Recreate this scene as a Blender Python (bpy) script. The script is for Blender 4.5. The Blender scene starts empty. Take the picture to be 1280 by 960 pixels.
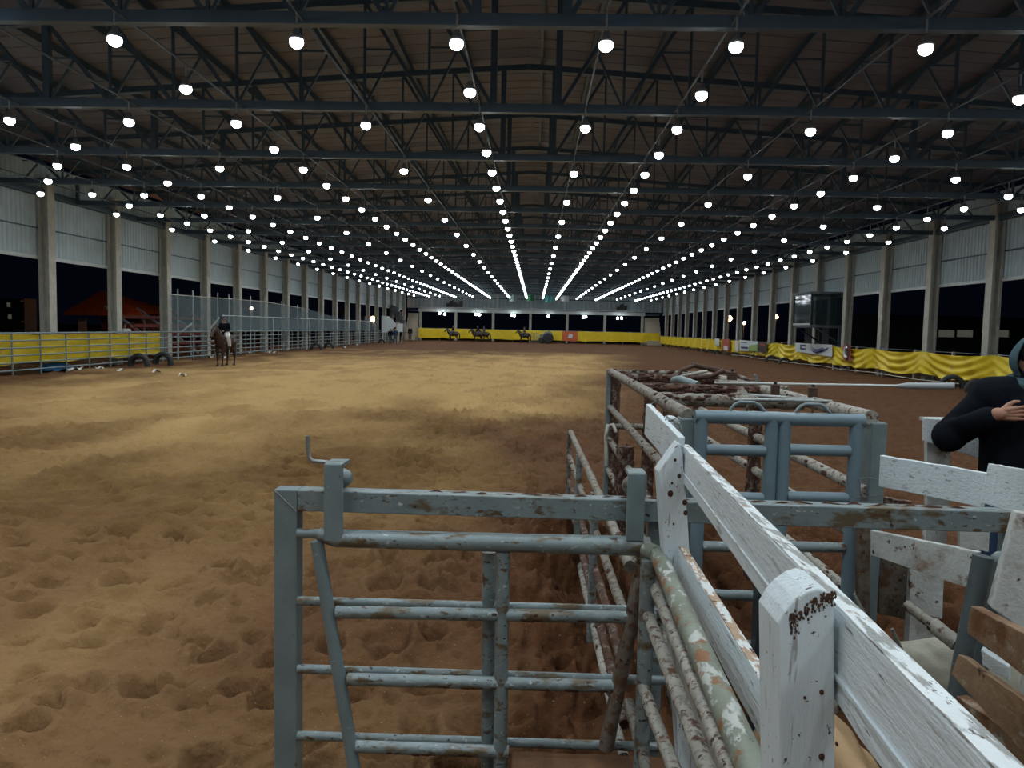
import bpy, bmesh, math, random
import numpy as np
from mathutils import Vector, Matrix, Euler
R_ = random.Random(7)
S = bpy.context.scene
COL = S.collection
# ------------------------------------------------------------------ camera
EYE = Vector((0, 0, 1.85)); F = 960.0
YAW, PIT, ROL = .0286, .0726, .0211
fw = Vector((-math.sin(YAW)*math.cos(PIT), math.cos(YAW)*math.cos(PIT), -math.sin(PIT)))
rt0 = Vector((math.cos(YAW), math.sin(YAW), 0)); up0 = rt0.cross(fw)
rt = math.cos(ROL)*rt0 + math.sin(ROL)*up0
up = -math.sin(ROL)*rt0 + math.cos(ROL)*up0
cam = bpy.data.cameras.new('camera'); co = bpy.data.objects.new('camera', cam); COL.objects.link(co)
co.matrix_world = Matrix((rt, up, -fw)).transposed().to_4x4(); co.location = EYE
cam.sensor_width = 36; cam.lens = F*36/1280; cam.clip_start = .02; cam.clip_end = 600
S.camera = co
# ------------------------------------------------------------------ world and exposure
w = bpy.data.worlds.new('night'); S.world = w; w.use_nodes = True
w.node_tree.nodes['Background'].inputs[0].default_value = (.25, .4, 1, 1)
w.node_tree.nodes['Background'].inputs[1].default_value = .0025
S.view_settings.view_transform = 'Standard'; S.view_settings.look = 'None'
S.view_settings.gamma = 1; S.view_settings.use_curve_mapping = False
S.view_settings.exposure = 0.45
LAMP = 16.0          # radiance of the lamp globes
BEAM = 66.0          # watts of each lamp's downward beam
S.cycles.use_denoising = True
S.cycles.max_bounces = 5; S.cycles.diffuse_bounces = 3; S.cycles.glossy_bounces = 3
S.cycles.transparent_max_bounces = 16; S.cycles.sample_clamp_indirect = 4
S.cycles.caustics_reflective = False; S.cycles.caustics_refractive = False

# ------------------------------------------------------------------ pixel -> place helpers
def ray(px, py):
    a, b = px-640, 480-py
    return (fw*F + rt*a + up*b)
def atY(px, py, Y): d = ray(px, py); return EYE + d*(Y/d.y)
def atZ(px, py, Z): d = ray(px, py); return EYE + d*((Z-1.85)/d.z)
def atX(px, py, X): d = ray(px, py); return EYE + d*(X/d.x)
V = Vector

# ------------------------------------------------------------------ materials
def mat(name, col, rough=.6, metal=0., var=.2, vscale=6., bump=.15, bscale=40., layers=(), emit=None, stretch=None, spec=.5):
    """layers: (colour, scale, threshold, softness[, stretch vector]) painted over the base where noise passes the threshold"""
    m = bpy.data.materials.new(name); m.use_nodes = True
    nt = m.node_tree; N = nt.nodes; L = nt.links; b = N['Principled BSDF']
    b.inputs['Roughness'].default_value = rough; b.inputs['Metallic'].default_value = metal
    b.inputs['Specular IOR Level'].default_value = spec
    tc = N.new('ShaderNodeTexCoord'); oi = N.new('ShaderNodeObjectInfo')
    ad = N.new('ShaderNodeVectorMath'); ad.operation = 'ADD'
    mu = N.new('ShaderNodeMath'); mu.operation = 'MULTIPLY'; mu.inputs[1].default_value = 37.
    L.new(oi.outputs['Random'], mu.inputs[0]); L.new(tc.outputs['Object'], ad.inputs[0]); L.new(mu.outputs[0], ad.inputs[1])
    def noise(sc, st=None, det=4., off=0.):
        src = ad.outputs[0]
        if st or off:
            mp = N.new('ShaderNodeMapping'); L.new(src, mp.inputs['Vector'])
            mp.inputs['Scale'].default_value = st or (1, 1, 1); mp.inputs['Location'].default_value = (off, off*.7, off*1.3)
            src = mp.outputs[0]
        n = N.new('ShaderNodeTexNoise'); n.inputs['Scale'].default_value = sc; n.inputs['Detail'].default_value = det
        n.inputs['Roughness'].default_value = .6
        L.new(src, n.inputs['Vector']); return n.outputs['Fac']
    mr = N.new('ShaderNodeMapRange'); L.new(noise(vscale, stretch), mr.inputs[0])
    mr.inputs[1].default_value = .3; mr.inputs[2].default_value = .7
    mr.inputs[3].default_value = 1-var; mr.inputs[4].default_value = 1+var
    mx = N.new('ShaderNodeMix'); mx.data_type = 'RGBA'; mx.blend_type = 'MULTIPLY'; mx.inputs[0].default_value = 1
    mx.inputs[6].default_value = (*col, 1); L.new(mr.outputs[0], mx.inputs[7]); out = mx.outputs[2]
    hb = noise(bscale, stretch); 
    for i, ly in enumerate(layers):
        c, sc, th, so = ly[:4]; st = ly[4] if len(ly) > 4 else None
        r = N.new('ShaderNodeMapRange'); L.new(noise(sc, st, 5., 3.1*(i+1)), r.inputs[0])
        r.inputs[1].default_value = th; r.inputs[2].default_value = th+so
        k = N.new('ShaderNodeMix'); k.data_type = 'RGBA'; L.new(r.outputs[0], k.inputs[0])
        L.new(out, k.inputs[6]); k.inputs[7].default_value = (*c, 1); out = k.outputs[2]
    L.new(out, b.inputs['Base Color'])
    if bump:
        bp = N.new('ShaderNodeBump'); bp.inputs['Strength'].default_value = bump; bp.inputs['Distance'].default_value = .01
        L.new(hb, bp.inputs['Height']); L.new(bp.outputs[0], b.inputs['Normal'])
    if emit:
        b.inputs['Emission Color'].default_value = (*emit[0], 1); b.inputs['Emission Strength'].default_value = emit[1]
    return m
M = {}
MUD = (.045, .018, .009); RUST = (.11, .045, .02)
M['roof'] = mat('roof_sheet', (.10, .10, .128), .6, 0, .12, 1.5, 0)
M['truss'] = mat('truss_paint', (.04, .066, .09), .5, .2, .15, 3, 0)
M['concrete'] = mat('concrete', (.42, .42, .37), .85, 0, .15, 3, .2, 30, [((.2, .19, .16), 2, .58, .2, (1, 1, .3))])
M['sheet'] = mat('wall_sheet', (.36, .45, .48), .5, .1, .1, 2, 0)
M['trimw'] = mat('pale_steel', (.5, .55, .55), .5, .3, .1, 3, 0)
M['lamp'] = mat('lamp_glow', (1, 1, 1), .4, 0, 0, 1, 0, emit=((.86, .95, 1.0), LAMP))
M['housing'] = mat('lamp_housing', (.25, .26, .27), .4, .6, .1, 8, 0)
M['worn'] = mat('flaking_worn_edge', (.72, .78, .8), .5, 0, .1, 6, .4, 110, [((.3, .31, .3), 60, .50, .05, (1, .15, 1)), ((.28, .2, .14), 26, .60, .06, (1, .3, 1)), ((.06, .05, .04), 90, .64, .03, (1, .3, 1))])
M['dirtyedge'] = mat('dirt_stained_edge', (.38, .27, .18), .7, 0, .2, 10, .4, 90, [((.62, .66, .66), 40, .52, .04, (1, .3, 1)), ((.12, .05, .025), 30, .6, .05)])
M['darktube'] = mat('dark_grey_tube', (.10, .13, .14), .4, .2, .15, 8, .1, 60, [((.4, .42, .4), 60, .68, .03), (RUST, 30, .66, .05)])
M['galv'] = mat('grey_painted_steel', (.19, .25, .265), .42, .15, .12, 7, .1, 60,
    [((.45, .5, .5), 60, .67, .04), (RUST, 30, .70, .04), ((.03, .02, .015), 45, .73, .03)])
M['leaf'] = mat('blue_grey_gate_paint', (.16, .235, .28), .38, .1, .12, 6, .08, 60, [((.42, .5, .52), 50, .69, .04), ((.06, .05, .04), 40, .74, .03)])
M['galvtop'] = mat('grey_steel_mud_streaks', (.21, .265, .275), .42, .15, .14, 8, .2, 60,
    [((.5, .55, .54), 55, .62, .05, (.5, 1, 1)), ((.13, .10, .06), 14, .54, .08, (.4, 1, 1)), ((.10, .06, .03), 30, .60, .05, (.4, 1, 1)), (MUD, 44, .64, .03, (.5, 1, 1))])
M['browntube'] = mat('brown_stained_tube', (.14, .115, .09), .6, .1, .25, 10, .4, 50, [((.10, .05, .025), 18, .5, .1), (MUD, 34, .6, .05), ((.3, .3, .26), 60, .66, .04)])
M['muddy'] = mat('mud_caked_pipe', (.235, .225, .19), .6, .15, .2, 10, .5, 50,
    [(RUST, 22, .52, .12), (MUD, 34, .57, .05)])
M['muddier'] = mat('thick_mud_pipe', (.2, .17, .14), .75, .05, .25, 10, .8, 40,
    [((.09, .035, .018), 22, .42, .08), (MUD, 34, .52, .05)])
M['greenpipe'] = mat('worn_green_white_pipe', (.21, .24, .19), .5, .1, .2, 8, .2, 60,
    [((.5, .53, .5), 20, .55, .04, (1, .5, 1)), ((.25, .12, .05), 12, .56, .06), (MUD, 50, .68, .03)])
M['whitepipe'] = mat('chipped_white_pipe', (.36, .345, .30), .6, .05, .2, 10, .35, 50,
    [((.2, .2, .17), 40, .55, .04), (RUST, 24, .56, .08), (MUD, 36, .6, .03)])
M['bluepost'] = mat('dark_blue_steel', (.035, .055, .075), .4, .4, .2, 8, .1, 50, [((.2, .22, .22), 30, .7, .03)])
M['white'] = mat('chipped_white_paint', (.66, .74, .78), .5, 0, .07, 4, .35, 110,
    [((.36, .38, .38), 60, .60, .07, (1, .08, 1)), ((.10, .075, .06), 70, .665, .03, (1, .12, 1)), ((.05, .03, .02), 60, .70, .02), ((.20, .10, .05), 18, .70, .04)], stretch=(1, .12, 1))
M['whitepost'] = mat('chipped_white_post', (.64, .72, .76), .55, 0, .08, 5, .35, 110,
    [((.34, .34, .34), 70, .62, .05, (1, 1, .1)), ((.045, .028, .02), 90, .66, .02), ((.045, .028, .02), 42, .66, .015, (1, 1, .5)), ((.2, .1, .05), 16, .69, .03)], stretch=(1, 1, .15))
M['dirtywhite'] = mat('soiled_white_wood', (.52, .55, .53), .65, 0, .15, 6, .4, 60,
    [((.28, .2, .14), 8, .55, .15), ((.14, .065, .03), 6, .58, .06), (MUD, 14, .64, .03)])
M['brownwood'] = mat('manure_stained_board', (.22, .14, .08), .7, 0, .25, 8, .6, 40,
    [((.34, .31, .26), 16, .58, .08), ((.13, .055, .02), 6, .52, .1), (MUD, 15, .62, .04)])
M['yellow'] = mat('yellow_plastic_sheet', (.74, .56, .02), .42, 0, .1, 2, .2, 8)
M['whitecloth'] = mat('white_banner_print', (.62, .68, .7), .5, 0, .06, 3, .1, 8)
M['blueprint'] = mat('dark_blue_print', (.03, .05, .14), .5, 0, .05, 3, 0)
M['greenprint'] = mat('green_print', (.25, .42, .12), .5, 0, .1, 3, 0)
M['redprint'] = mat('red_sign_paint', (.42, .07, .05), .5, 0, .1, 3, 0)
M['orange'] = mat('orange_banner', (.62, .13, .05), .5, 0, .1, 3, 0)
M['darkprint'] = mat('dark_brown_print', (.035, .025, .022), .5, 0, .1, 3, 0)
M['tyre'] = mat('old_rubber', (.028, .032, .034), .75, 0, .3, 6, .3, 40, [((.14, .08, .05), 6, .62, .1)])
M['black'] = mat('black_plastic', (.012, .013, .016), .5, 0, .1, 6, 0)
M['navy'] = mat('navy_fabric', (.0045, .0065, .011), .9, 0, .25, 12, .5, 90, spec=.12)
M['hood'] = mat('blue_grey_knit', (.07, .125, .15), .9, 0, .2, 20, .5, 120, spec=.12)
M['jeans'] = mat('blue_denim', (.02, .045, .10), .85, 0, .25, 14, .3, 90)
M['whitetrouser'] = mat('white_trousers', (.6, .62, .58), .8, 0, .08, 6, .1)
M['skin'] = mat('skin', (.42, .22, .15), .55, 0, .1, 20, .1, 100)
M['darkhair'] = mat('dark_hair', (.015, .01, .008), .7, 0, .2, 20, .2)
M['capbrim'] = mat('pale_cap_brim', (.35, .36, .33), .8, 0, .1, 20, .2)
M['baycoat'] = mat('dark_bay_coat', (.034, .014, .010), .5, 0, .3, 4, 0)
M['mane'] = mat('black_mane', (.008, .007, .007), .6, 0, .2, 10, .3)
M['darkcoat'] = mat('dark_brown_coat', (.028, .016, .012), .5, 0, .3, 4, 0)
M['tancoat'] = mat('tan_cattle_hide', (.34, .22, .11), .75, 0, .2, 5, .4, 160, stretch=(1, .3, 1))
M['palecoat'] = mat('pale_grey_cattle_hide', (.36, .35, .28), .75, 0, .2, 5, .4, 160)
M['horn'] = mat('grey_horn', (.16, .17, .14), .45, 0, .3, 12, .2)
M['hoof'] = mat('dark_hoof', (.03, .025, .02), .6, 0, .2, 10, 0)
M['rod'] = mat('white_plastic_rod', (.55, .57, .55), .4, 0, .06, 10, 0)
M['handle'] = mat('grey_rubber_grip', (.38, .41, .42), .5, 0, .06, 10, 0)
M['sill'] = mat('dirt_covered_wood', (.12, .055, .022), .9, 0, .3, 12, .5, 40)
M['clod'] = mat('wet_clod', (.06, .024, .012), .9, 0, .35, 12, .5, 40)
M['litter'] = mat('white_litter', (.6, .6, .57), .7, 0, .1, 10, 0)
M['bluetarp'] = mat('blue_plastic', (.02, .13, .3), .5, 0, .2, 6, .2)
M['tile'] = mat('orange_roof_tile', (.35, .11, .04), .8, 0, .25, 3, 0)
M['darkwall'] = mat('dark_plaster', (.07, .08, .09), .8, 0, .2, 2, 0)
M['brownwall'] = mat('brown_plaster', (.09, .05, .035), .8, 0, .2, 2, 0)
M['dimwindow'] = mat('dim_lit_window', (.3, .3, .25), .5, 0, .1, 2, 0, emit=((.7, .75, .6), .05))
M['sodium'] = mat('sodium_glow', (1, .6, .3), .5, 0, 0, 1, 0, emit=((1, .42, .12), 26.))
M['warmlamp'] = mat('warm_glow', (1, .8, .6), .5, 0, 0, 1, 0, emit=((1, .72, .45), 14.))
M['redseat'] = mat('red_seat_board', (.22, .035, .025), .6, 0, .2, 4, 0)
M['beige'] = mat('beige_concrete_step', (.42, .40, .33), .8, 0, .1, 2, 0)
M['flaggreen'] = mat('green_flag', (.01, .13, .05), .7, 0, .1, 3, 0)
M['flagteal'] = mat('teal_flag', (.04, .24, .25), .7, 0, .1, 3, 0)
M['flaggrey'] = mat('grey_flag', (.15, .2, .21), .7, 0, .1, 3, 0)
M['flagwhite'] = mat('white_flag', (.55, .6, .6), .7, 0, .1, 3, 0)
M['rope'] = mat('pale_rope', (.5, .48, .42), .8, 0, .2, 40, .3, 200)
M['wire'] = mat('steel_wire', (.3, .32, .32), .4, .6, .2, 40, 0)
M['rustiron'] = mat('rusty_iron', (.09, .05, .035), .65, .3, .4, 14, .5, 60, [((.3, .3, .27), 12, .6, .06)])
M['outdirt'] = mat('outside_dirt', (.10, .055, .03), .95, 0, .3, .8, 0)
# glass and netting
def glass():
    m = bpy.data.materials.new('booth_glass'); m.use_nodes = True; b = m.node_tree.nodes['Principled BSDF']
    b.inputs['Base Color'].default_value = (.02, .035, .04, 1); b.inputs['Roughness'].default_value = .05
    b.inputs['Alpha'].default_value = .7; b.inputs['Specular IOR Level'].default_value = .9; return m
M['glass'] = glass()
def net():
    m = bpy.data.materials.new('fine_netting'); m.use_nodes = True; b = m.node_tree.nodes['Principled BSDF']
    b.inputs['Base Color'].default_value = (.20, .28, .31, 1); b.inputs['Roughness'].default_value = .8
    b.inputs['Alpha'].default_value = .33; return m
M['net'] = net()

# ------------------------------------------------------------------ mesh builder
class MB:
    def __init__(s): s.v = []; s.f = []; s.s = []
    def add(s, vs, fs, sm=False):
        o = len(s.v); s.v += [tuple(x) for x in vs]
        for f in fs: s.f.append(tuple(i+o for i in f)); s.s.append(sm)
    def box(s, c, sz, rot=None):
        hx, hy, hz = sz[0]/2, sz[1]/2, sz[2]/2; c = V(c)
        vs = [V((x, y, z)) for z in (-hz, hz) for y in (-hy, hy) for x in (-hx, hx)]
        if rot: vs = [rot @ v for v in vs]
        s.add([c+v for v in vs], [(0, 2, 3, 1), (4, 5, 7, 6), (0, 1, 5, 4), (2, 6, 7, 3), (0, 4, 6, 2), (1, 3, 7, 5)])
        return s
    def beam(s, a, b, w, h, upv=(0, 0, 1), n=1, jit=0., ends=(0, 0)):
        """bar of rectangular section from a to b; w across, h along upv"""
        a = V(a); b = V(b); d = (b-a).normalized(); u = V(upv); sd = d.cross(u).normalized(); u = sd.cross(d).normalized()
        vs = []
        for i in range(n+1):
            p = a.lerp(b, i/n)
            for (x, y) in ((-1, -1), (1, -1), (1, 1), (-1, 1)):
                j = V((R_.gauss(0, jit), R_.gauss(0, jit), R_.gauss(0, jit))) if jit else V((0, 0, 0))
                vs.append(p + sd*(x*w/2) + u*(y*h/2) + j)
        fs = [(3, 2, 1, 0), tuple(4*n+k for k in range(4))]
        for i in range(n):
            for k in range(4):
                q = (k+1) % 4; fs.append((4*i+k, 4*i+q, 4*i+4+q, 4*i+4+k))
        s.add(vs, fs); return s
    def tube(s, pts, r, n=10, lump=0., cap=True, sub=1):
        pts = [V(p) for p in pts]
        if sub > 1:
            q = []
            for i in range(len(pts)-1): q += [pts[i].lerp(pts[i+1], k/sub) for k in range(sub)]
            pts = q+[pts[-1]]
        rs = r if isinstance(r, (list, tuple)) else [r]*len(pts)
        if len(rs) != len(pts): rs = [rs[0]+(rs[-1]-rs[0])*i/(len(pts)-1) for i in range(len(pts))]
        vs = []; ref = None
        for i, p in enumerate(pts):
            t = (pts[min(i+1, len(pts)-1)]-pts[max(i-1, 0)]).normalized()
            if ref is None: ref = V((0, 0, 1)) if abs(t.z) < .9 else V((1, 0, 0))
            a = (ref - t*ref.dot(t)).normalized(); ref = a; b = t.cross(a)
            for k in range(n):
                th = 2*math.pi*k/n; rr = rs[i]*(1+(R_.uniform(-lump, lump) if lump else 0))
                vs.append(p+(a*math.cos(th)+b*math.sin(th))*rr)
        fs = []
        for i in range(len(pts)-1):
            for k in range(n):
                q = (k+1) % n; fs.append((i*n+k, i*n+q, i*n+n+q, i*n+n+k))
        s.add(vs, fs, True)
        if cap:
            m = len(pts)-1
            s.add(vs[:n], [tuple(range(n-1, -1, -1))]); s.add(vs[m*n:], [tuple(range(n))])
        return s
    def ball(s, c, r, n=12, m=8, rot=None):
        if not isinstance(r, (tuple, list)): r = (r, r, r)
        c = V(c); vs = [V((0, 0, r[2]))]
        for i in range(1, m):
            ph = math.pi*i/m
            for k in range(n):
                th = 2*math.pi*k/n
                vs.append(V((r[0]*math.sin(ph)*math.cos(th), r[1]*math.sin(ph)*math.sin(th), r[2]*math.cos(ph))))
        vs.append(V((0, 0, -r[2])))
        if rot: vs = [rot @ v for v in vs]
        fs = [(0, 1+k, 1+(k+1) % n) for k in range(n)]
        for i in range(m-2):
            for k in range(n):
                q = (k+1) % n; fs.append((1+i*n+k, 1+(i+1)*n+k, 1+(i+1)*n+q, 1+i*n+q))
        e = len(vs)-1; fs += [(e, 1+(m-2)*n+(k+1) % n, 1+(m-2)*n+k) for k in range(n)]
        s.add([c+v for v in vs], fs, True); return s
    def lathe(s, prof, c=(0, 0, 0), n=16, sm=True):
        c = V(c); vs = []
        for r, z in prof:
            for k in range(n):
                th = 2*math.pi*k/n; vs.append(c+V((r*math.cos(th), r*math.sin(th), z)))
        fs = []
        for i in range(len(prof)-1):
            for k in range(n):
                q = (k+1) % n; fs.append((i*n+k, i*n+q, i*n+n+q, i*n+n+k))
        s.add(vs, fs, sm); return s
    def prism(s, poly, off):
        """closed polygon (3D points) extruded by vector off"""
        n = len(poly); a = [V(p) for p in poly]; b = [p+V(off) for p in a]
        s.add(a+b, [tuple(range(n-1, -1, -1)), tuple(range(n, 2*n))]+[(i, (i+1) % n, n+(i+1) % n, n+i) for i in range(n)])
        return s
    def sheet(s, fn, nu, nv, thick=None, sm=True):
        """fn(u,v)->point ; optional back side offset by thick vector"""
        vs = [V(fn(i/nu, j/nv)) for j in range(nv+1) for i in range(nu+1)]
        fs = [(j*(nu+1)+i, j*(nu+1)+i+1, (j+1)*(nu+1)+i+1, (j+1)*(nu+1)+i) for j in range(nv) for i in range(nu)]
        s.add(vs, fs, sm)
        if thick is not None:
            t = V(thick); s.add([v+t for v in vs], [f[::-1] for f in fs], sm)
            W = nu+1
            rim = [j*W for j in range(nv+1)], [j*W+nu for j in range(nv+1)], list(range(W)), [nv*W+i for i in range(W)]
            for e in rim:
                vv = [vs[i] for i in e]+[vs[i]+t for i in e]; k = len(e)
                s.add(vv, [(i, i+1, k+i+1, k+i) for i in range(k-1)])
        return s
    def mesh(s, name, org=(0, 0, 0)):
        me = bpy.data.meshes.new(name); o = V(org)
        me.from_pydata([(x-o.x, y-o.y, z-o.z) for x, y, z in s.v], [], s.f)
        me.polygons.foreach_set('use_smooth', s.s); me.update(); return me
def wpos(o):
    p = V((0, 0, 0))
    while o: p = p+o.location; o = o.parent
    return p
def obj(name, mb, m, parent=None, org=None, bevel=0, mesh=None):
    """links ONE mesh object; coordinates in mb are world coordinates"""
    base = wpos(parent) if parent else V((0, 0, 0))
    if org is None: org = base
    me = mesh or mb.mesh(name, org); o = bpy.data.objects.new(name, me); COL.objects.link(o)
    if m and not me.materials: me.materials.append(M[m] if isinstance(m, str) else m)
    o.parent = parent; o.location = V(org)-base
    if bevel:
        b = o.modifiers.new('bevel', 'BEVEL'); b.width = bevel; b.segments = 2; b.limit_method = 'ANGLE'
    return o
def tag(o, label=None, cat=None, group=None, kind=None):
    if label: o['label'] = label
    if cat: o['category'] = cat
    if group: o['group'] = group
    if kind: o['kind'] = kind
    return o
def thing(name, loc, label=None, cat=None, group=None, kind=None):
    o = bpy.data.objects.new(name, None); COL.objects.link(o); o.location = V(loc); o.empty_display_size = .1
    return tag(o, label, cat, group, kind)
def dup(r, loc, rz=None, parent=None):
    c = r.copy(); COL.objects.link(c)
    if loc is not None: c.location = V(loc)
    if rz is not None: c.rotation_euler = (0, 0, rz)
    if parent: c.parent = parent
    for ch in list(r.children):
        dup(ch, None, None, c)
    return c
ORD = ['first', 'second', 'third', 'fourth', 'fifth', 'sixth', 'seventh', 'eighth', 'ninth', 'tenth', 'eleventh', 'twelfth', 'thirteenth',
       'fourteenth', 'fifteenth', 'sixteenth', 'seventeenth', 'eighteenth', 'nineteenth', 'twentieth', 'twenty-first', 'twenty-second', 'twenty-third'] + \
    ['twenty-'+w_ for w_ in ('fourth', 'fifth', 'sixth', 'seventh', 'eighth', 'ninth')] + ['thirtieth'] + ['thirty-'+w_ for w_ in ('first', 'second', 'third', 'fourth', 'fifth', 'sixth', 'seventh', 'eighth', 'ninth')] + \
    ['fortieth'] + ['forty-'+w_ for w_ in ('first', 'second', 'third', 'fourth', 'fifth')]

# ================================================================== THE SETTING
XL, XR, XC = -17.38, 16.74, -.29
SP = 4.374; ZB = 6.20; ENDY = 104.0; FRONTY = -22.0
def ztop(x): return 8.45 - .067*abs(x-XC)
# ---- floor: one displaced sand sheet
def vnoise(x, y, seed):
    xi = np.floor(x).astype(np.int64); yi = np.floor(y).astype(np.int64); fx = x-xi; fy = y-yi
    def h(a, b):
        n = (a*374761393 + b*668265263 + seed*69069) & 0xffffffff
        n = ((n ^ (n >> 13))*1274126177) & 0xffffffff
        return ((n ^ (n >> 16)) & 0xffff)/65535.
    fx = fx*fx*(3-2*fx); fy = fy*fy*(3-2*fy)
    return (h(xi, yi)*(1-fx)+h(xi+1, yi)*fx)*(1-fy)+(h(xi, yi+1)*(1-fx)+h(xi+1, yi+1)*fx)*fy
def pits(x, y, cell, seed, rmin, rmax, dmin, dmax, prob):
    cx = np.floor(x/cell).astype(np.int64); cy = np.floor(y/cell).astype(np.int64); out = np.zeros_like(x)
    def h(a, b, k):
        n = (a*73856093 ^ b*19349663 ^ (seed*83492791+k*2654435)) & 0xffffffff
        n = ((n ^ (n >> 15))*2246822519) & 0xffffffff; n = ((n ^ (n >> 13))*3266489917) & 0xffffffff
        return ((n ^ (n >> 16)) & 0xffff)/65535.
    for dx in (-1, 0, 1):
        for dy in (-1, 0, 1):
            a = cx+dx; b = cy+dy
            px = (a+h(a, b, 1))*cell; py = (b+h(a, b, 2))*cell
            r = rmin+(rmax-rmin)*h(a, b, 3); d = dmin+(dmax-dmin)*h(a, b, 4); on = (h(a, b, 5) < prob)
            th = h(a, b, 6)*3.14; el = 1+.6*h(a, b, 7)
            ux = (x-px)*np.cos(th)+(y-py)*np.sin(th); uy = (-(x-px)*np.sin(th)+(y-py)*np.cos(th))*el
            q = np.sqrt(ux*ux+uy*uy)/r
            out += on*(-d*np.exp(-q**2.6)+.42*d*np.exp(-((q-1.35)/.42)**2))
    return out
def sstep(a, b, x): t = np.clip((x-a)/(b-a), 0, 1); return t*t*(3-2*t)
NX, NY = 620, 600
u = np.linspace(-1, 1, NX); gx = 24*np.sinh(4.0*u)/np.sinh(4.0)
gy = np.concatenate([np.linspace(-7, .9, 12), np.geomspace(1.2, 112, NY-12)])
X, Y = np.meshgrid(gx, gy)
wx = X+.07*vnoise(X*5, Y*5, 5); wy = Y+.07*vnoise(X*5, Y*5, 6)
H = pits(wx, wy, .31, 1, .075, .125, .035, .075, .82) + pits(wx+7, wy+3, .55, 2, .11, .17, .03, .06, .45)
H += pits(wx+2, wy+9, .15, 3, .03, .06, .008, .02, .6)
H += .05*(vnoise(X*.9, Y*.9, 11)-.5)+.03*(vnoise(X*2.3, Y*2.3, 12)-.5)+.022*(vnoise(X*9, Y*9, 13)-.5)+.012*(vnoise(X*22, Y*22, 14)-.5)+.006*(vnoise(X*50, Y*50, 15)-.5)
mudz = sstep(-.5, .3, X+.5*(vnoise(X*1.5, Y*1.5, 31)-.5))*(1-sstep(8., 12., Y+2*vnoise(X, Y, 33)))*(1-sstep(2.4, 4, X))
edge = np.exp(-((X-.0)/.30)**2)
H += mudz*(.06*(vnoise(X*4, Y*4, 21)-.5)+.05*(vnoise(X*11, Y*11, 22)-.5)+.03*(vnoise(X*28, Y*28, 23)-.5))
H += .26*np.exp(-((X-.16)/.24)**2-((Y-6.0)/.55)**2)*(.6+.8*vnoise(X*7, Y*7, 24)) + .14*np.exp(-((X-.0)/.25)**2-((Y-4.9)/.5)**2)*(.6+.8*vnoise(X*7, Y*7, 25))
H *= 1.85*(1-.45*sstep(14, 60, Y))
H -= .03
n1 = vnoise(X*.35, Y*.22, 41); n2 = vnoise(X*1.1, Y*.5, 42)
rightedge = -1.2+.155*(Y-12)+1.6*(n1-.5)
dry = sstep(9.5, 21, Y+7*(n1-.5)+3*(n2-.5)-.12*X)*(1-sstep(36, 66, Y+14*(n1-.5)-.35*X))*(1-sstep(-1.8, 2.8, X-np.minimum(rightedge, 7.5)))
dry *= .72+.28*sstep(.3, .6, vnoise(X*1.7, Y*.9, 43))
dry *= sstep(-17.5, -9., X+3*(n2-.5))
dry *= .45+.55*np.exp(-((X+3-.1*(Y-25))/9.)**2)
dry = np.clip(dry+.22*sstep(.45, .8, n2)*(1-mudz)*(Y < 60)*(1-sstep(-1, 3, X-np.minimum(rightedge, 5.5))), 0, 1)
near = (1-sstep(4.5, 9.5, Y+3*(n1-.5)))*(1-sstep(-.4, .35, X))
wet = np.clip(sstep(-.5, 1.5, X-np.minimum(rightedge, 5.5))*sstep(2, 5, Y) + sstep(36, 50, Y+.3*X+6*(n1-.5)) + (1-sstep(-16, -12.5, X)), 0, 1)*(1-dry)
me = bpy.data.meshes.new('floor')
nv = X.size; me.vertices.add(nv)
me.vertices.foreach_set('co', np.stack([X, Y, H], -1).astype(np.float32).ravel())
ii = (np.arange(NY-1)[:, None]*NX+np.arange(NX-1)[None, :]).ravel()
quads = np.stack([ii, ii+1, ii+NX+1, ii+NX], -1).astype(np.int32)
nf = len(quads); me.loops.add(nf*4); me.polygons.add(nf)
me.loops.foreach_set('vertex_index', quads.ravel()); me.polygons.foreach_set('loop_start', np.arange(nf, dtype=np.int32)*4)
me.polygons.foreach_set('use_smooth', np.ones(nf, dtype=bool)); me.update(calc_edges=True); me.validate()
for nm, arr in (('dry', dry), ('mud', mudz), ('near', near), ('wet', wet)):
    at = me.attributes.new(nm, 'FLOAT', 'POINT'); at.data.foreach_set('value', arr.astype(np.float32).ravel())
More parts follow.
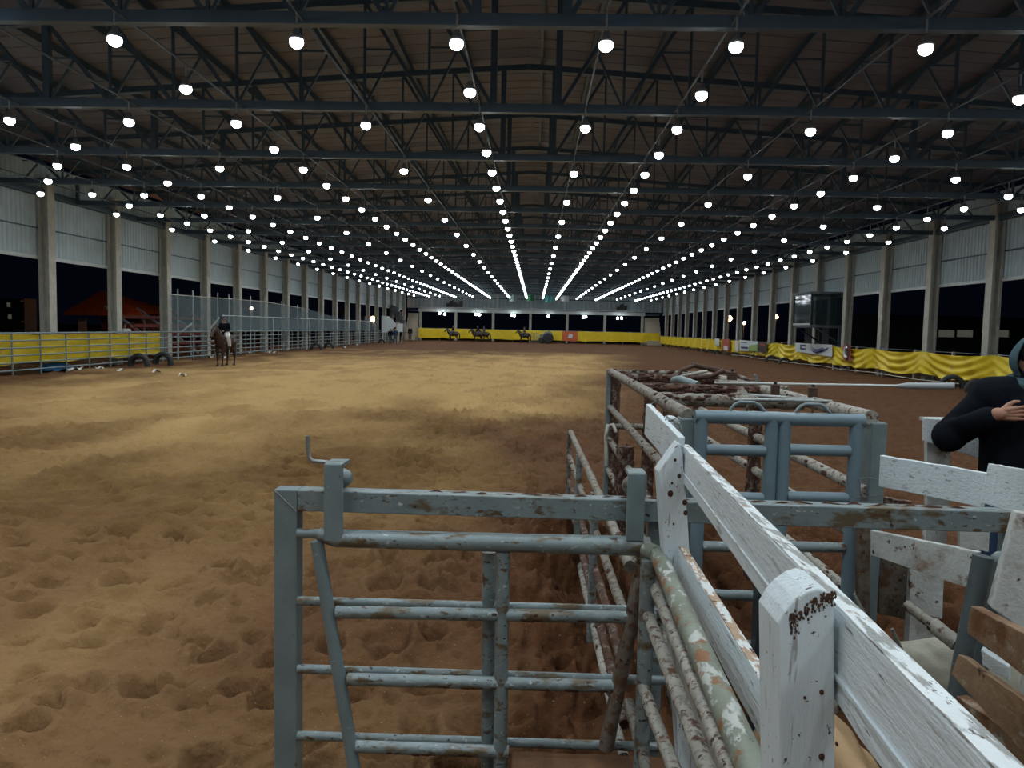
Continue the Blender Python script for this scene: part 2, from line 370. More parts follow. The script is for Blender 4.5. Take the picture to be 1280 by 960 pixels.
def groundmat():
    m = bpy.data.materials.new('arena_sand'); m.use_nodes = True; nt = m.node_tree; N = nt.nodes; L = nt.links; b = N['Principled BSDF']
    b.inputs['Roughness'].default_value = .95; b.inputs['Specular IOR Level'].default_value = .15
    tc = N.new('ShaderNodeTexCoord')
    def nz(sc, det=5):
        n = N.new('ShaderNodeTexNoise'); n.inputs['Scale'].default_value = sc; n.inputs['Detail'].default_value = det
        L.new(tc.outputs['Object'], n.inputs['Vector']); return n.outputs['Fac']
    def attr(a): n = N.new('ShaderNodeAttribute'); n.attribute_name = a; return n.outputs['Fac']
    def mix(f, a, c):
        k = N.new('ShaderNodeMix'); k.data_type = 'RGBA'
        L.new(f, k.inputs[0])
        if isinstance(a, tuple): k.inputs[6].default_value = (*a, 1)
        else: L.new(a, k.inputs[6])
        if isinstance(c, tuple): k.inputs[7].default_value = (*c, 1)
        else: L.new(c, k.inputs[7])
        return k.outputs[2]
    def rng(f, a, c, lo=0., hi=1.):
        r = N.new('ShaderNodeMapRange'); L.new(f, r.inputs[0]); r.inputs[1].default_value = a; r.inputs[2].default_value = c
        r.inputs[3].default_value = lo; r.inputs[4].default_value = hi; return r.outputs[0]
    c = mix(rng(nz(3), .35, .65), (.112, .058, .020), (.165, .093, .033))
    c = mix(attr('near'), c, (.215, .122, .055))
    c = mix(attr('wet'), c, (.098, .045, .020))
    c = mix(attr('dry'), c, (.42, .275, .112))
    mm = N.new('ShaderNodeMath'); mm.operation = 'MULTIPLY'; L.new(attr('mud'), mm.inputs[0]); L.new(rng(nz(2.2), .35, .6, .55, 1.), mm.inputs[1])
    c = mix(mm.outputs[0], c, (.085, .035, .015))
    # darker, damper crumbs and pale grain / straw flecks
    c = mix(rng(nz(28), .6, .72, 0, .45), c, (.09, .04, .018))
    c = mix(rng(nz(90, 2), .70, .74, 0, .5), c, (.55, .42, .24))
    L.new(c, b.inputs['Base Color'])
    bp = N.new('ShaderNodeBump'); bp.inputs['Strength'].default_value = .9; bp.inputs['Distance'].default_value = .035
    L.new(nz(14, 8), bp.inputs['Height']); L.new(bp.outputs[0], b.inputs['Normal'])
    return m
me.materials.append(groundmat())
fl = bpy.data.objects.new('floor', me); COL.objects.link(fl); tag(fl, 'hoof-pocked brown and tan sand floor of the arena', kind='structure')
o = obj('ground', MB().box((0, 100, -.32), (400, 420, .2)), 'outdirt'); tag(o, 'dark bare dirt outside the hall', kind='structure')

# ---- columns
def column_mesh2():
    m = MB(); p = [(-.19, -.20), (-.10, -.20), (-.085, -.06), (.085, -.06), (.10, -.20), (.19, -.20), (.19, .20), (.10, .20), (.085, .06), (-.085, .06), (-.10, .20), (-.19, .20)]
    vs = [(x, y, -.2) for x, y in p]+[(x, y, 6.8) for x, y in p]; n = 12
    m.add(vs, [(i, (i+1) % n, n+(i+1) % n, n+i) for i in range(n)]+[(n, n+1, n+2, n+9, n+10, n+11), (n+2, n+3, n+8, n+9), (n+3, n+4, n+5, n+6, n+7, n+8)])
    return m.mesh('column')
cm = column_mesh2()
colY = {}
for side, X0, Y0 in (('left', XL, 27.01), ('right', XR, 28.82)):
    colY[side] = []
    for i in range(-11, 18):
        yy = Y0+SP*i
        if yy > ENDY-1 or yy < -20: continue
        c = obj('column', None, 'concrete', mesh=cm, org=(X0, yy, 0)); colY[side].append(yy)
        if i >= 0: t = '%s concrete roof column visible along the %s side of the arena' % (ORD[i], side)
        else: t = 'concrete roof column on the %s side, nearer than the photo frame' % side
        tag(c, t, kind='structure')
# ---- eave wall sheets between the columns (real corrugation)
def corr_mesh(z0, z1, ln):
    m = MB(); n = int(ln/.22); pts = []
    for k in range(n):
        a = k*ln/n; q = ln/n
        pts += [(a, 0), (a+q*.3, 0), (a+q*.5, .035), (a+q*.8, .035)]
    pts.append((ln, 0))
    vs = [(x, y, z0) for y, x in pts]+[(x, y, z1) for y, x in pts]
    k = len(pts); m.add(vs, [(i, i+1, k+i+1, k+i) for i in range(k-1)]); return m
lo = corr_mesh(4.0, 5.0, SP).mesh('lower_sheet'); hi = corr_mesh(5.03, 7.25, SP).mesh('upper_sheet')
gut = MB().box((0, SP/2, 3.99), (.12, SP, .12)).mesh('edge_beam'); seam = MB().box((0, SP/2, 5.015), (.08, SP, .05)).mesh('seam_rail')
for side, X0 in (('left', XL-.22), ('right', XR+.22)):
    wl = thing('wall_'+side, (X0, 0, 0), 'pale corrugated eave wall above the open %s side' % side, kind='structure')
    for yy in colY[side]:
        for nm, ms, mt in (('lower_sheet', lo, 'sheet'), ('upper_sheet', hi, 'sheet'), ('edge_beam', gut, 'trimw'), ('seam_rail', seam, 'truss')):
            if yy+SP > ENDY+1: continue
            obj(nm, None, mt, wl, org=(X0, yy, 0), mesh=ms)
# ---- roof: sheeting in bays, purlins
def roof_side(s):
    xe = XL-.5 if s < 0 else XR+.5
    def fn(u_, v_):
        x = XC+(xe-XC)*u_; return (x, FRONTY+(ENDY-FRONTY)*v_, ztop(x)+.26)
    m = MB(); m.sheet(fn, 10, 30, (0, 0, .05), False); return m
ce = thing('ceiling', (0, 0, 8), 'brownish metal roof sheeting on steel purlins', kind='structure')
obj('roof_sheeting', roof_side(-1), 'roof', ce); obj('roof_sheeting', roof_side(1), 'roof', ce)
k = 0
for i in range(-11, 12):
    x = XC+i*1.52+(.3 if i == 0 else 0)
    obj('purlin', MB().beam((x, FRONTY, ztop(x)+.17), (x, ENDY, ztop(x)+.17), .07, .16), 'truss', ce)
# sheet ribs (raised seams running across, seen in the nearest bays)
rib = MB()
for j in range(0, 60):
    y = 2+j*.62
    for s_ in (-1, 1):
        xe = XL-.5 if s_ < 0 else XR+.5
        rib.beam((XC, y, ztop(XC)+.256), (xe, y, ztop(xe)+.256), .05, .012)
ro = obj('sheet_rib', rib, 'roof', ce); ro['kind'] = 'stuff'
# ---- trusses
HALF = .645; PW = 1.29
posts = [XC+HALF*sg+PW*k*sg for sg in (-1, 1) for k in range(13)]
def web(sg, k):
    """members of the panel between post k (inner) and k+1 (outer): list of (name, a, b, w)"""
    xi = XC+sg*(HALF+PW*k); xo = XC+sg*(HALF+PW*(k+1))
    zi, zo = ztop(xi), ztop(xo); thick = .13 if k in (0, 7) else .05
    d0, d1 = V((xo, 0, zo)), V((xi, 0, ZB)); mid = d0.lerp(d1, .45)
    return [('web_post', V((xi, 0, ZB)), V((xi, 0, zi)), thick), ('web_diagonal', d0, d1, .07),
            ('web_strut', V((xo, 0, mid.z)), mid, .04), ('web_brace', mid, V((xo, 0, ZB)), .045)]
shared = {}
for sg in (-1, 1):
    for k in range(12):
        for nm, a, b, wd in web(sg, k):
            shared.setdefault((sg, k), []).append((nm, MB().beam(a, b, wd, wd, (0, 1, 0)).mesh(nm)))
endposts = [MB().beam((x, 0, ZB), (x, 0, ztop(x)), .1, .1, (0, 1, 0)).mesh('web_post') for x in (XL+.1, XR-.1)]
def chordset(mb_bottom):
    m = MB()
    if mb_bottom: m.beam((XL, 0, ZB), (XR, 0, ZB), .16, .17)
    else:
        for xe in (XL, XR): m.beam((XC, 0, ztop(XC)), (xe, 0, ztop(xe)), .16, .14)
    return m.mesh('bottom_chord' if mb_bottom else 'top_chord')
cb, ct = chordset(True), chordset(False)
joined = MB()
for sg in (-1, 1):
    for k in range(12):
        for nm, a, b, wd in web(sg, k): joined.beam(a, b, max(wd, .05), max(wd, .05), (0, 1, 0))
jm = joined.mesh('web')
for i in range(-7, 22):
    y = 11.26+SP*i
    if y > ENDY-1: continue
    t = thing('roof_truss', (0, y, 0), ('%s roof truss from the top edge of the photo' % ORD[i]) if i >= 0 else 'roof truss overhead, nearer than the photo frame', kind='structure')
    obj('bottom_chord', None, 'truss', t, mesh=cb, org=(0, y, 0)); obj('top_chord', None, 'truss', t, mesh=ct, org=(0, y, 0))
    if 0 <= i < 5:
        for key, lst in shared.items():
            for nm, ms in lst: obj(nm, None, 'truss', t, mesh=ms, org=(0, y, 0))
        for ms in endposts: obj('web_post', None, 'truss', t, mesh=ms, org=(0, y, 0))
    else:
        q = obj('web', None, 'truss', t, mesh=jm, org=(0, y, 0)); q['kind'] = 'stuff'
for side_, xe_ in (('left', XL), ('right', XR)):
    o = obj('eave_beam', MB().beam((xe_, FRONTY, ZB+.02), (xe_, ENDY, ZB+.02), .2, .22), 'truss'); tag(o, 'dark eave beam along the %s column tops' % side_, kind='structure')
# ---- lamps on their conduits
ROWS = [(-15.6, 0, 'outermost left row above the columns'), (-13.95, 1, 'second row in from the left columns'), (-12.3, 0, 'third row in from the left columns'),
        (-10.5, 1, 'fourth row in from the left columns'), (-8.1, 0, 'fifth row in from the left columns'), (-5.96, 1, 'dense row left of the ridge'),
        (-3.4, 0, 'sparse row left of the ridge'), (-1.175, 1, 'dense row at the ridge'), (.88, 0, 'sparse row just right of the ridge'),
        (2.65, 1, 'dense row right of the ridge'), (5.2, 0, 'sparse row right of the ridge'), (7.8, 1, 'fifth row in from the right columns'),
        (10.3, 0, 'third row in from the right columns'), (12.9, 1, 'second row in from the right columns'), (14.6, 0, 'outermost right row above the columns')]
HL = 5.76
bl = bpy.data.lights.new('lamp_beam', 'SPOT'); bl.energy = BEAM; bl.color = (.9, .97, 1.0)
bl.spot_size = math.radians(158); bl.spot_blend = 1.0; bl.shadow_soft_size = .09
def beam_at(parent, x, y):
    o = bpy.data.objects.new('lamp_beam', bl); COL.objects.link(o); o.parent = parent
    o.location = V((x, y, HL-.14))-wpos(parent)
hm = MB().lathe([(0.0, .16), (.04, .16), (.05, .10), (.09, .06), (.105, .02), (.09, .015), (.0, .02)], n=12).mesh('housing')
gm = MB().ball((0, 0, -.02), (.098, .098, .085), 12, 8).mesh('glowing_globe')
sm_ = MB().tube([(0, 0, .2), (0, 0, .38)], .015, 5).mesh('stem')
cands = []
for r, (x, dense, nm) in enumerate(ROWS):
    o = obj('lamp_conduit', MB().tube([(x, FRONTY+1, HL+.39), (x, ENDY-1, HL+.39)], .02, 5), 'truss'); tag(o, 'thin conduit carrying the %s of lamps' % nm, kind='structure')
    j0 = 0
    for i in range(-8, 44):
        if not dense and i % 2: continue
        y = 10.87+SP/2*i
        if y > ENDY-2: continue
        d = V((x, y, HL))-EYE; px = 640+F*d.dot(rt)/d.dot(fw) if d.dot(fw) > 0 else -9999; py = 480-F*d.dot(up)/d.dot(fw) if d.dot(fw) > 0 else -9999
        vis = -10 < px < 1290 and -10 < py < 960
        if vis: j0 += 1
        cands.append((d.length, vis, x, y, nm, j0))
cands.sort(key=lambda c: (not c[1], c[0]))
proto = None; nearN = 0; rest = MB(); restxy = []
for d, vis, x, y, nm, j0 in cands:
    if nearN < 298 and (vis or y < 11):
        nearN += 1
        if proto is None:
            t = thing('ceiling_lamp', (x, y, HL)); obj('housing', None, 'housing', t, mesh=hm, org=(x, y, HL))
            obj('glowing_globe', None, 'lamp', t, mesh=gm, org=(x, y, HL)); obj('stem', None, 'housing', t, mesh=sm_, org=(x, y, HL)); beam_at(t, x, y); proto = t
        else: t = dup(proto, (x, y, HL))
        if vis: lb = '%s %s lamp, %s' % (ORD[j0-1], 'bright' if j0 <= 14 else 'small far', nm)
        else: lb = 'overhead lamp nearer than the photo frame, %s' % nm
        tag(t, lb, 'lamp', 'lamps of the %s' % nm if vis else 'overhead lamps of the %s' % nm)
    else: rest.ball((x, y, HL-.02), (.105, .105, .095), 8, 6); restxy.append((x, y))
o = obj('far_ceiling_lamps', rest, 'lamp')
for x, y in restxy: beam_at(o, x, y)
tag(o, 'mass of tiny merged lamps at the far end of the roof', 'lamps', kind='stuff')

# ---- far end wall
EY = ENDY
eL = atY(497, 400, EY).x-1.5; eR = atY(846, 400, EY).x+2.0
zb = atY(663, 390, EY).z
wl = thing('wall_back', (0, EY, 0), 'pale end wall over wide dark openings', kind='structure')
m = MB(); n = 60
vs = []
for i in range(n+1):
    for dx, dy in ((0, 0), (.18, .0), (.3, .06), (.48, .06)):
        x = XL+(XR-XL)*i/n+dx
        if x <= XR+.3: vs.append((x, EY+dy))
k = len(vs)
m.add([(x, y, zb+.25) for x, y in vs]+[(x, y, 8.4) for x, y in vs], [(i, i+1, k+i+1, k+i) for i in range(k-1)])
obj('upper_sheet', m, 'sheet', wl)
oL, oR = atY(526, 400, EY).x, atY(803, 400, EY).x
obj('lintel_beam', MB().box(((oL+oR)/2, EY-.15, zb), (oR-oL+.6, .5, .45)), 'trimw', wl)
obj('ledge', MB().box(((oL+oR)/2, EY-.5, zb+.35), (oR-oL+.6, .8, .12)), 'trimw', wl)
for px in (526, 570, 616.6, 663, 709, 756, 802.7):
    x = atY(px, 400, EY).x; obj('opening_post', MB().box((x, EY-.15, zb/2), (.32, .4, zb)), 'concrete', wl)
for px in (500, 540, 580, 622, 664, 706, 748, 790, 832):
    x = atY(px, 380, EY).x; obj('wall_mullion', MB().box((x, EY-.08, (zb+7.6)/2), (.25, .12, 7.6-zb)), 'trimw', wl)
obj('mid_rail', MB().box((XC, EY-.06, zb+1.7), (XR-XL, .1, .1)), 'truss', wl)
for a, b, s_ in ((XL, oL, 'left'), (oR, XR, 'right')):
    tt = thing('stand', ((a+b)/2, EY-2, 0), 'beige stepped concrete stand in the far %s corner' % s_, 'stand', 'stepped stands at the far end')
    for q in range(6):
        obj('step', MB().box(((a+b)/2, EY-.5-q*.5, (3.6-q*.6)/2), (b-a-.5, .55, 3.6-q*.6)), 'beige', tt)
    obj('dark_canopy', MB().box(((a+b)/2, EY-.6, 3.98), (b-a-.6, 1.2, .22)), 'truss', tt)
wb = obj('wall_front', MB().box((XC, FRONTY-.2, 3.5), (XR-XL, .2, 9)), 'sheet'); tag(wb, 'pale end wall behind the camera', kind='structure')

# ================================================================== SIDE FENCES
FX = -16.7; rails_z = (1.35, 1.11, .87, .63, .39, .15)
ft = thing('pipe_fence', (FX, 18, 0), 'long grey steel pipe fence along the left side of the arena', 'fence')
YE = 92
for z in rails_z: obj('rail', MB().tube([(FX, 18, z), (FX, YE, z)], .026 if z < 1.3 else .034, 6), 'galv', ft)
pm = MB().tube([(0, 0, -.1), (0, 0, 1.38)], .032, 6).mesh('post')
yy = 18.4; kk = 0
while yy < YE:
    obj('post', None, 'galv', ft, org=(FX+.0, yy, 0), mesh=pm); yy += 1.42; kk += 1
def cloth(name, p0, p1, z0, z1, m, seed, fold=.05, sag=.06, thick=(.012, .0, 0), nu=60, nv=10, scall=0):
    """hanging sheet between two plan points, with real folds"""
    rr = random.Random(seed); ph = [rr.uniform(0, 6.28) for _ in range(6)]; a = V((p0[0], p0[1], 0)); b = V((p1[0], p1[1], 0)); ln = (b-a).length
    nrm = V((-(b-a).y, (b-a).x, 0)).normalized()
    ks = max(1, round(ln/5.0))
    def fn(u_, v_):
        q = u_*ks % 1; dip = 4*q*(1-q)
        s_ = u_*ln
        z = z0+(z1-z0)*v_ - sag*dip*(v_**2)*1.0 - scall*dip*(1-v_)*.3 + .03*math.sin(s_*1.7+ph[3])*(1-v_)
        d = fold*(math.sin(s_*2.1+ph[0]+2.2*v_)+.6*math.sin(s_*4.7+ph[1]-3*v_)+.7*math.sin(6*math.pi*(v_+.55*dip)+ph[2])*(.3+dip))
        return a+(b-a)*u_+nrm*d*.5*(1.1-.6*v_)+V((0, 0, z))
    return MB().sheet(fn, nu, nv, thick)
o = obj('banner', cloth('banner', (FX-.1, 19), (FX-.1, 34.0), .34, 1.32, 'yellow', 3, .05, .03, (-.01, 0, 0), 90, 8), 'yellow')
tag(o, 'yellow plastic sheet hung behind the pipe fence, lower left', 'banner')
# right side barrier: posts, top cable and yellow sheet
RX = 16.2
t = thing('post_and_cable_fence', (RX+.12, 14, 0), 'low post and cable fence carrying the yellow sheet on the right side', 'fence')
for z in (1.26, .85, .45): obj('cable', MB().tube([(RX+.12, 12, z), (RX+.12, 101, z)], .012, 5), 'wire', t)
pm2 = MB().box((0, 0, .62), (.09, .09, 1.34)).mesh('post')
yy = 12.5
while yy < 101: obj('post', None, 'concrete', t, org=(RX+.14, yy, 0), mesh=pm2); yy += 3.0
o = obj('banner', cloth('banner', (RX, 13), (RX, 57), .32, 1.25, 'yellow', 5, .13, .10, (.012, 0, 0), 260, 14, .3), 'yellow')
tag(o, 'long yellow plastic sheet with deep folds hung along the right fence', 'banner')
o = obj('banner', cloth('banner', (RX, 57.3), (RX, 100.5), .30, 1.25, 'yellow', 8, .09, .05, (.012, 0, 0), 160, 8, .2), 'yellow')
tag(o, 'yellow sheet continuing along the right fence towards the far corner', 'banner')
fl_, fr_ = atY(523, 411, 100.8).x, atY(703, 411, 100.8).x; fo = atY(722, 416, 100.8).x
for a, b, m_, lb in ((fl_, fr_, 'yellow', 'yellow sheet hung across the left and middle of the far end'), (fo, RX, 'yellow', 'yellow sheet hung across the right part of the far end')):
    o = obj('banner', cloth('banner', (a, 100.8), (b, 100.8), .35, 1.62, m_, 11, .05, .03, (0, .012, 0), 90, 6), m_); tag(o, lb, 'banner')
t = thing('banner', ((fr_+fo)/2, 100.7, .35), 'orange-red banner with a pale mark on the far end fence', 'banner')
obj('cloth', cloth('banner', (fr_, 100.7), (fo, 100.7), .30, 1.58, 'orange', 12, .03, .02, (0, .012, 0), 12, 6), 'orange', t)
cx = (fr_+fo)/2; obj('pale_mark', MB().prism([(cx-.3, 100.6, .7), (cx+.3, 100.6, .7), (cx+.35, 100.6, 1.2), (cx-.1, 100.6, 1.3)], (0, .02, 0)), 'whitecloth', t)
t = thing('rail_fence', (0, 101, 0), 'steel rail fence behind the far yellow sheets', 'fence')
for z in (1.6, 1.0, .4): obj('rail', MB().tube([(fl_-2, 101, z), (RX, 101, z)], .03, 5), 'galv', t)
pm3 = MB().tube([(0, 0, -.1), (0, 0, 1.65)], .04, 6).mesh('post')
xx = fl_-2
while xx < RX: obj('post', None, 'galv', t, org=(xx, 101, 0), mesh=pm3); xx += 2.4
# prints on the right banner -------------------------------------------------
def plate(px0, py0, px1, py1, X, name, m, parent, dz=0, tilt=0.):
    """thin flat sheet on the X=const plane spanned by image corners (top left, bottom right)"""
    a = atX(px0, py0, X); b = atX(px1, py1, X); zt = a.z; zb_ = b.z
    if zt < zb_: zt, zb_ = zb_, zt
    m_ = MB().prism([(X, a.y, zt), (X, b.y, zt-tilt), (X, b.y, zb_-tilt), (X, a.y, zb_)], (.01, 0, 0))
    return obj(name, m_, m, parent), a, b
BX = RX-.13
def sign(px0, pyt0, pyb0, px1, pyt1, pyb1, X, m, name='cloth', parent=None):
    P = [atX(px0, pyt0, X), atX(px1, pyt1, X), atX(px1, pyb1, X), atX(px0, pyb0, X)]
    return obj(name, MB().prism(P, (.012, 0, 0)), m, parent)
c0 = atX(1020, 440, BX)
t = thing('banner', (BX, c0.y, .4), 'white banner with blue square and sweeping blue strokes on the yellow sheet', 'banner')
sign(994, 428.5, 439, 1040, 431, 446, BX, 'whitecloth', 'cloth', t)
sign(1000, 430.5, 432.2, 1007, 430.9, 432.6, BX-.02, 'blueprint', 'blue_mark', t)
sign(1000, 433.2, 436.5, 1001.6, 433.2, 436.5, BX-.02, 'blueprint', 'blue_mark', t)
sign(1001, 435.0, 436.6, 1007, 435.4, 437, BX-.02, 'blueprint', 'blue_mark', t)
sw = [(1013, 436), (1017, 439), (1021, 440), (1026, 438.5), (1030, 436.5), (1034, 437)]
obj('swoosh', MB().tube([atX(x, y, BX-.02) for x, y in sw], [.02, .06, .09, .08, .05, .02], 6), 'blueprint', t)
sw = [(1014, 434.2), (1019, 437.2), (1024, 437), (1029, 434.5)]
obj('swoosh', MB().tube([atX(x, y, BX-.02) for x, y in sw], [.01, .04, .04, .01], 6), 'blueprint', t)
sw = [(1026, 440.5), (1031, 437.5), (1035, 434.5)]
obj('swoosh', MB().tube([atX(x, y, BX-.02) for x, y in sw], [.01, .05, .02], 6), 'blueprint', t)
c0 = atX(1058, 440, BX)
t = thing('sign', (BX, c0.y, .4), 'red sign with white letter C in a dark oval', 'sign')
sign(1053.5, 431, 449.5, 1063, 432, 451, BX-.03, 'redprint', 'board', t)
P0 = atX(1058.3, 440.8, BX-.06)
ov = MB().ball(P0, (.015, .26, .44), 20, 12); obj('dark_oval', ov, 'darkprint', t)
arc = []
for i in range(15):
    th = math.radians(50+i*260/14); arc.append(P0+V((-.03, -.14*math.cos(th)*-1 if False else .0, 0))+V((0, 0, .26*math.sin(th)))+V((0, -.2*math.cos(th), 0)))
obj('letter_c', MB().tube(arc, .065, 6), 'whitecloth', t)
t = thing('banner', (BX, atX(935, 432, BX).y, .4), 'white banner with dark lines and green patch, right fence', 'banner')
sign(924.5, 424.8, 438.2, 947, 427, 439.5, BX-.02, 'whitecloth', 'cloth', t)
sign(926, 427, 428.2, 933, 427.5, 428.7, BX-.05, 'blueprint', 'dark_line', t); sign(926, 433, 435.4, 935, 433.8, 436.2, BX-.05, 'blueprint', 'dark_line', t)
sign(936, 432, 438.5, 946.5, 430, 439.2, BX-.05, 'greenprint', 'green_patch', t)
t = thing('banner', (BX, atX(953, 432, BX).y, .4), 'dark brown banner with pale marks beside the white and green one', 'banner')
sign(947.5, 427, 439.8, 958.5, 428, 441.5, BX-.02, 'darkprint', 'cloth', t); sign(950, 429.5, 431.2, 956, 430, 431.8, BX-.05, 'redprint', 'pale_mark', t)
t = thing('sign', (BX, atX(907, 432, BX).y, .4), 'narrow red sign on the right fence beside small tyres', 'sign')
sign(902.5, 423.5, 438, 911.5, 424, 439, BX-.04, 'redprint', 'board', t); sign(904.5, 432, 437.5, 909.5, 432.5, 438, BX-.07, 'whitecloth', 'pale_mark', t)
o = sign(919, 426, 439, 923, 426, 439.5, BX-.1, 'whitecloth', 'sign'); tag(o, 'small white upright sign left of the white and green banner', 'sign')
o = sign(893.5, 423, 431, 899, 423.5, 432, BX-.04, 'whitecloth', 'banner'); tag(o, 'small white banner above the far right tyres', 'banner')
o = obj('rope', MB().tube([(RX-.45, 12+i*2.0, .12+.03*math.sin(i*1.7)) for i in range(26)], .018, 5), 'rope'); tag(o, 'pale rope stretched low in front of the right yellow sheet', 'rope')

# ---- half buried tyres
def tyre_mesh(R, w_):
    m = MB(); pr = []
    for i in range(13):
        th = math.pi*i/12; pr.append((R-.30*R*abs(math.cos(th))**3-.0, w_/2*math.cos(th)))
    prof = [(.62*R, w_*.42), (.66*R, w_/2), (.86*R, w_/2), (.97*R, w_*.36), (R, w_*.12), (R, -w_*.12), (.97*R, -w_*.36), (.86*R, -w_/2), (.66*R, -w_/2), (.62*R, -w_*.42), (.70*R, -w_*.3), (.72*R, 0), (.70*R, w_*.3), (.62*R, w_*.42)]
    n = 36; vs = []
    for r, z in prof:
        for k in range(n):
            th = 2*math.pi*k/n; q = 1.0+(.012 if k % 2 else 0)*(r > .9*R); vs.append((r*math.cos(th)*q, z, r*math.sin(th)*q))
    fs = []
    for i in range(len(prof)-1):
        for k in range(n): fs.append((i*n+k, i*n+(k+1) % n, i*n+n+(k+1) % n, i*n+n+k))
    m.add(vs, fs, True); return m
for px, py, wpx, X, side in ((174, 452, 30, -15.9, 'left'), (204, 452, 28, -15.9, 'left'), (395, 433, 15.5, -15.9, 'left'), (411, 433, 14, -15.9, 'left'), (477, 425, 8.5, -16, 'left'), (489, 424.5, 8, -16, 'left'),
        (1190, 484, 30, 15.3, 'right'), (1221, 487, 29, 15.3, 'right'), (964.5, 449, 15, 15.6, 'right'), (981, 450, 14, 15.6, 'right'), (886.5, 437, 8.5, 15.8, 'right'), (897.5, 437, 8.5, 15.8, 'right')):
    p = atX(px, py, X); R = wpx*p.y/F/2
    i = [174, 204, 395, 411, 477, 489, 1190, 1221, 964.5, 981, 886.5, 897.5].index(px)
    lb = ['big tyre half buried at the end of the left yellow sheet, left of its pair', 'big tyre half buried left of the mounted rider, right of its pair',
          'half buried tyre by the middle of the left pipe fence, left of its pair', 'half buried tyre by the middle of the left pipe fence, right of its pair',
          'small far tyre near the white wedge board, left of its pair', 'small far tyre near the white wedge board, right of its pair',
          'big tyre half buried by the right yellow sheet, left of its pair', 'big tyre half buried beside the hooded person, right of its pair',
          'half buried tyre below the white banner, left of its pair', 'half buried tyre below the white banner, right of its pair',
          'small tyre by the narrow red sign, left of its pair', 'small tyre just left of the narrow red sign'][i]
    o = obj('tyre', tyre_mesh(R, .36*R*1.3), 'tyre', org=(0, 0, 0)); o.location = (p.x, p.y, .12*R); o.rotation_euler = (0, 0, R_.uniform(-.25, .1)); tag(o, lb, 'tyre', 'half buried tyres by the fences')

# ---- litter along the left fence
for i, (px, py) in enumerate([(98, 461), (87, 462), (124, 460), (152, 463), (196, 464), (229, 469), (263, 446.5), (279, 447), (312, 441), (338, 440), (345, 440.5), (375, 436), (382, 436), (430, 434), (360, 437.5), (447, 431)]):
    p = atZ(px, py, .03); m = MB()
    m.sheet(lambda a, b: (p.x+(a-.5)*.27, p.y+(b-.5)*.2, .04+.07*math.sin(a*5+i)*math.cos(b*4)), 4, 3, (0, 0, .01))
    o = obj('paper_scrap', m, 'litter'); tag(o, '%s scrap of white litter from the left along the left pipe fence' % ORD[sorted(range(16), key=lambda k: [98, 87, 124, 152, 196, 229, 263, 279, 312, 338, 345, 375, 382, 430, 360, 447][k]).index(i)], 'litter', 'white litter along the left fence')
p = atX(70, 452, FX-.35)
o = obj('tarp', MB().sheet(lambda a, b: (p.x-.2+.5*b, p.y-.9+1.8*a, .05+.36*math.sin(math.pi*a)*math.sin(math.pi*min(1, b+.15))+.04*math.sin(a*17)), 10, 6, (0, 0, -.02)), 'bluetarp'); tag(o, 'crumpled blue plastic tarp under the left yellow sheet', 'tarp')

# ---- netting, poles, steel seating behind the left fence
nY = [(atX(212, 368, -17.0).y, atX(212, 368, -17.0).z), (atX(331, 377, -17.0).y, atX(331, 377, -17.0).z), (atX(387, 387, -17).y, atX(387, 387, -17).z)]
t = thing('safety_net', (-17.0, nY[0][0], 0), 'tall translucent safety net in front of the left columns', 'net')
m = MB(); m.prism([(-17.0, nY[0][0], 1.3), (-17.0, nY[2][0]+8, 1.3), (-17.0, nY[2][0]+8, 2.6), (-17.0, nY[2][0], nY[2][1]), (-17.0, nY[1][0], nY[1][1]), (-17.0, nY[0][0], nY[0][1])], (0, 0, 0))
m = MB(); P = [(-17.0, nY[0][0], 1.3), (-17.0, nY[2][0]+9, 1.3), (-17.0, nY[2][0]+9, 2.35), (-17.0, nY[2][0], nY[2][1]), (-17.0, nY[1][0], nY[1][1]), (-17.0, nY[0][0], nY[0][1])]
m.add(P, [(0, 1, 2, 3, 4, 5)]); obj('netting', m, 'net', t)
for px, py in ((222, 361), (241, 363), (272, 366), (286, 368), (313, 370), (331, 372), (352, 376), (372, 381)):
    p = atX(px, py, -17.08); obj('pole', MB().tube([(-17.08, p.y, -.1), (-17.08, p.y, p.z)], .035, 6), 'trimw', t)
obj('top_rope', MB().tube([(-17.0, y, z) for y, z in nY], .02, 5), 'rope', t)
y0, y1 = atX(340, 400, -16.95).y, atX(468, 400, -16.95).y
t = thing('safety_net', (-16.9, y0, 0), 'low translucent net running on along the left fence', 'net')
m = MB(); m.add([(-16.9, y0-8, 1.3), (-16.9, y1, 1.3), (-16.9, y1, 2.25), (-16.9, y0-8, 2.2)], [(0, 1, 2, 3)]); obj('netting', m, 'net', t)
obj('top_rope', MB().tube([(-16.9, y0-8, 2.2), (-16.9, y1, 2.25)], .03, 5), 'trimw', t)
for y in (y0-8, y0, y0+8, y0+16, y0+24, y1): obj('pole', MB().tube([(-16.88, y, -.1), (-16.88, y, 2.24)], .03, 6), 'trimw', t)
t = thing('bleacher', (-19.0, 40, 0), 'steel bleacher with red boards behind the left fence', 'bleacher')
for i in range(4):
    obj('seat_board', MB().box((-18.2-.7*i, 41.5, .75+.42*i), (.4, 9.5, .16)), 'redseat', t)
for y in (37, 40, 43, 46):
    obj('raker', MB().beam((-17.7, y, .2), (-21.0, y, 2.5), .07, .10), 'trimw', t); obj('leg', MB().beam((-20.6, y, 0), (-20.6, y, 2.3), .07, .07, (0, 1, 0)), 'trimw', t)
    obj('brace', MB().beam((-18.0, y, 0), (-20.5, y+2.5, 2.0), .05, .05, (0, 1, 0)), 'trimw', t)
